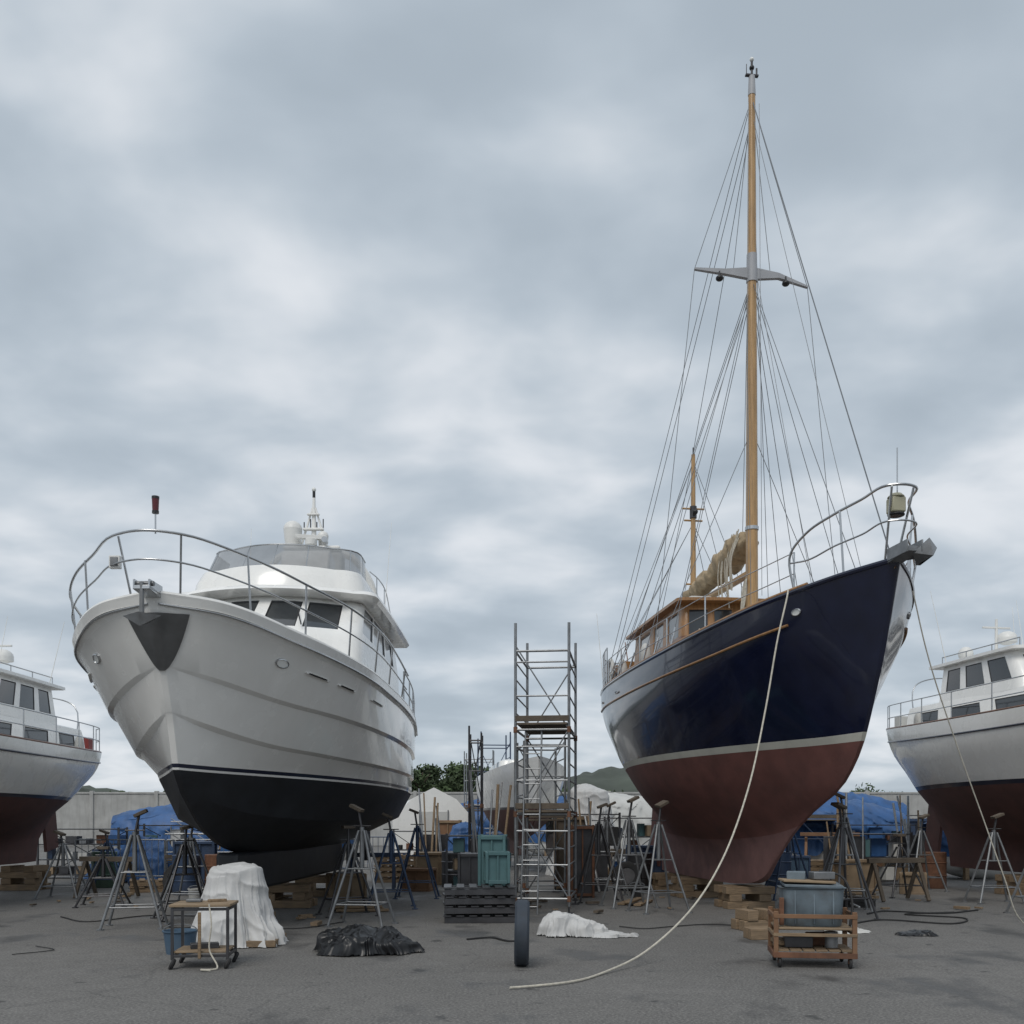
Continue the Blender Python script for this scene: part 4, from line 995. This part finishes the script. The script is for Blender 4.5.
# ================================================================== GROUND
gm=bpy.data.materials.new('asphalt'); gm.use_nodes=True; nt=gm.node_tree; N=nt.nodes; L=nt.links; p=N['Principled BSDF']
tc=N.new('ShaderNodeTexCoord')
def nz(sc_,det=6,rg=.6,stretch=None):
    n=N.new('ShaderNodeTexNoise'); n.inputs['Scale'].default_value=sc_; n.inputs['Detail'].default_value=det; n.inputs['Roughness'].default_value=rg
    if stretch:
        mp=N.new('ShaderNodeMapping'); mp.inputs['Scale'].default_value=stretch; L.new(tc.outputs['Object'],mp.inputs['Vector']); L.new(mp.outputs['Vector'],n.inputs['Vector'])
    else: L.new(tc.outputs['Object'],n.inputs['Vector'])
    return n
def mr(src,a,b_,c=0,d=1):
    m=N.new('ShaderNodeMapRange'); m.inputs['From Min'].default_value=a; m.inputs['From Max'].default_value=b_; m.inputs['To Min'].default_value=c; m.inputs['To Max'].default_value=d; L.new(src,m.inputs['Value']); return m.outputs['Result']
def mix(f,a,b_,bl='MIX'):
    m=N.new('ShaderNodeMix'); m.data_type='RGBA'; m.blend_type=bl
    if isinstance(f,float): m.inputs[0].default_value=f
    else: L.new(f,m.inputs[0])
    for i,s in((6,a),(7,b_)):
        if isinstance(s,tuple): m.inputs[i].default_value=(*s,1)
        else: L.new(s,m.inputs[i])
    return m.outputs[2]
fine=nz(38,4,.7); med=nz(4,10,.78); big=nz(.3,6,.6); st=nz(.8,5,.6,(1,.6,1)); sp=nz(2.3,3,.5)
c=mix(mr(big.outputs['Fac'],.35,.65),(.105,.102,.097),(.160,.155,.147))
c=mix(mr(med.outputs['Fac'],.38,.62,0,.65),c,(.085,.082,.079))
c=mix(mr(fine.outputs['Fac'],.46,.66,0,.75),c,(.27,.26,.245))
c=mix(mr(fine.outputs['Fac'],.44,.30,0,.6),c,(.045,.044,.043))
c=mix(mr(st.outputs['Fac'],.55,.64,0,.65),c,(.048,.047,.046))
c=mix(mr(sp.outputs['Fac'],.66,.71,0,.7),c,(.032,.032,.032))
vo=N.new('ShaderNodeTexVoronoi'); vo.feature='DISTANCE_TO_EDGE'; vo.inputs['Scale'].default_value=.16
dn=nz(1.5,4); ad=N.new('ShaderNodeVectorMath'); ad.operation='MULTIPLY_ADD'; ad.inputs[1].default_value=(.5,.5,.5); L.new(dn.outputs['Color'],ad.inputs[0]); L.new(tc.outputs['Object'],ad.inputs[2]); L.new(ad.outputs[0],vo.inputs['Vector'])
c=mix(mr(vo.outputs['Distance'],0,.003,.35,0),c,(.05,.05,.05))
L.new(c,p.inputs['Base Color'])
L.new(mr(st.outputs['Fac'],.52,.66,.9,.42),p.inputs['Roughness'])
bp=N.new('ShaderNodeBump'); bp.inputs['Strength'].default_value=.6; bp.inputs['Distance'].default_value=.012; L.new(fine.outputs['Fac'],bp.inputs['Height']); L.new(bp.outputs['Normal'],p.inputs['Normal'])
me=bpy.data.meshes.new('ground'); S=1500; me.from_pydata([(-S,-S,0),(S,-S,0),(S,S,0),(-S,S,0)],[],[(0,1,2,3)]); me.materials.append(gm)
sc.collection.objects.link(bpy.data.objects.new('ground',me))

# ================================================================== WORLD
w=bpy.data.worlds.new('World'); sc.world=w; w.use_nodes=True; nt=w.node_tree; N=nt.nodes; L=nt.links; N.clear()
SUN_EL,SUN_AZ=50,200
out=N.new('ShaderNodeOutputWorld'); sky=N.new('ShaderNodeTexSky'); sky.sky_type='NISHITA'; sky.sun_disc=False; sky.sun_elevation=R(SUN_EL); sky.sun_rotation=R(SUN_AZ)
bg1=N.new('ShaderNodeBackground'); bg1.inputs['Strength'].default_value=.10; L.new(sky.outputs[0],bg1.inputs['Color'])
tc=N.new('ShaderNodeTexCoord'); sx=N.new('ShaderNodeSeparateXYZ'); L.new(tc.outputs['Generated'],sx.inputs[0])
def mth(op,a,b_=None):
    m=N.new('ShaderNodeMath'); m.operation=op
    for i,s in enumerate((a,b_)):
        if s is None: continue
        if isinstance(s,(int,float)): m.inputs[i].default_value=s
        else: L.new(s,m.inputs[i])
    return m.outputs[0]
zz=mth('ADD',mth('MAXIMUM',sx.outputs['Z'],0.0),.24)
cb=N.new('ShaderNodeCombineXYZ'); L.new(mth('DIVIDE',sx.outputs['X'],zz),cb.inputs[0]); L.new(mth('DIVIDE',sx.outputs['Y'],zz),cb.inputs[1])
def wn(scale,det,rough,loc,dist=.0):
    mp=N.new('ShaderNodeMapping'); mp.inputs['Location'].default_value=loc; mp.inputs['Scale'].default_value=(1,1.15,1); L.new(cb.outputs[0],mp.inputs['Vector'])
    n=N.new('ShaderNodeTexNoise'); n.inputs['Scale'].default_value=scale; n.inputs['Detail'].default_value=det; n.inputs['Roughness'].default_value=rough; n.inputs['Distortion'].default_value=dist; L.new(mp.outputs[0],n.inputs['Vector']); return n.outputs['Fac']
a1=wn(1.3,3,.45,(3.1,7.7,0)); a2=wn(3.6,4,.45,(1.3,2.2,4),.15)
f=mth('ADD',mth('MULTIPLY',a1,.42),mth('MULTIPLY',a2,.58))
cr=N.new('ShaderNodeValToRGB'); L.new(f,cr.inputs[0]); cr.color_ramp.interpolation='B_SPLINE'
e=cr.color_ramp.elements; e[0].position=.36; e[0].color=(.40,.465,.53,1); e[1].position=.63; e[1].color=(.80,.83,.87,1)
q=e.new(.46); q.color=(.48,.55,.62,1); q=e.new(.54); q.color=(.59,.65,.71,1)
bg2=N.new('ShaderNodeBackground'); L.new(cr.outputs[0],bg2.inputs['Color']); bg2.inputs['Strength'].default_value=1.0
ms=N.new('ShaderNodeMixShader'); ms.inputs[0].default_value=.95; L.new(bg1.outputs[0],ms.inputs[1]); L.new(bg2.outputs[0],ms.inputs[2]); L.new(ms.outputs[0],out.inputs[0])
sl=bpy.data.lights.new('sun','SUN'); sl.energy=1.5; sl.angle=R(30); sl.color=(1,.95,.88)
so=bpy.data.objects.new('sun',sl); sc.collection.objects.link(so)
d=V((math.sin(R(SUN_AZ))*math.cos(R(SUN_EL)),math.cos(R(SUN_AZ))*math.cos(R(SUN_EL)),math.sin(R(SUN_EL))))
so.rotation_euler=d.to_track_quat('Z','Y').to_euler()
cd=bpy.data.cameras.new('camera'); co=bpy.data.objects.new('camera',cd); sc.collection.objects.link(co); sc.camera=co
co.location=(0,0,1.6); co.rotation_euler=(R(90),0,0); cd.sensor_width=36; cd.lens=35.16; cd.shift_y=.3008; cd.clip_end=4000
sc.view_settings.view_transform='Standard'; sc.view_settings.look='None'; sc.view_settings.exposure=0
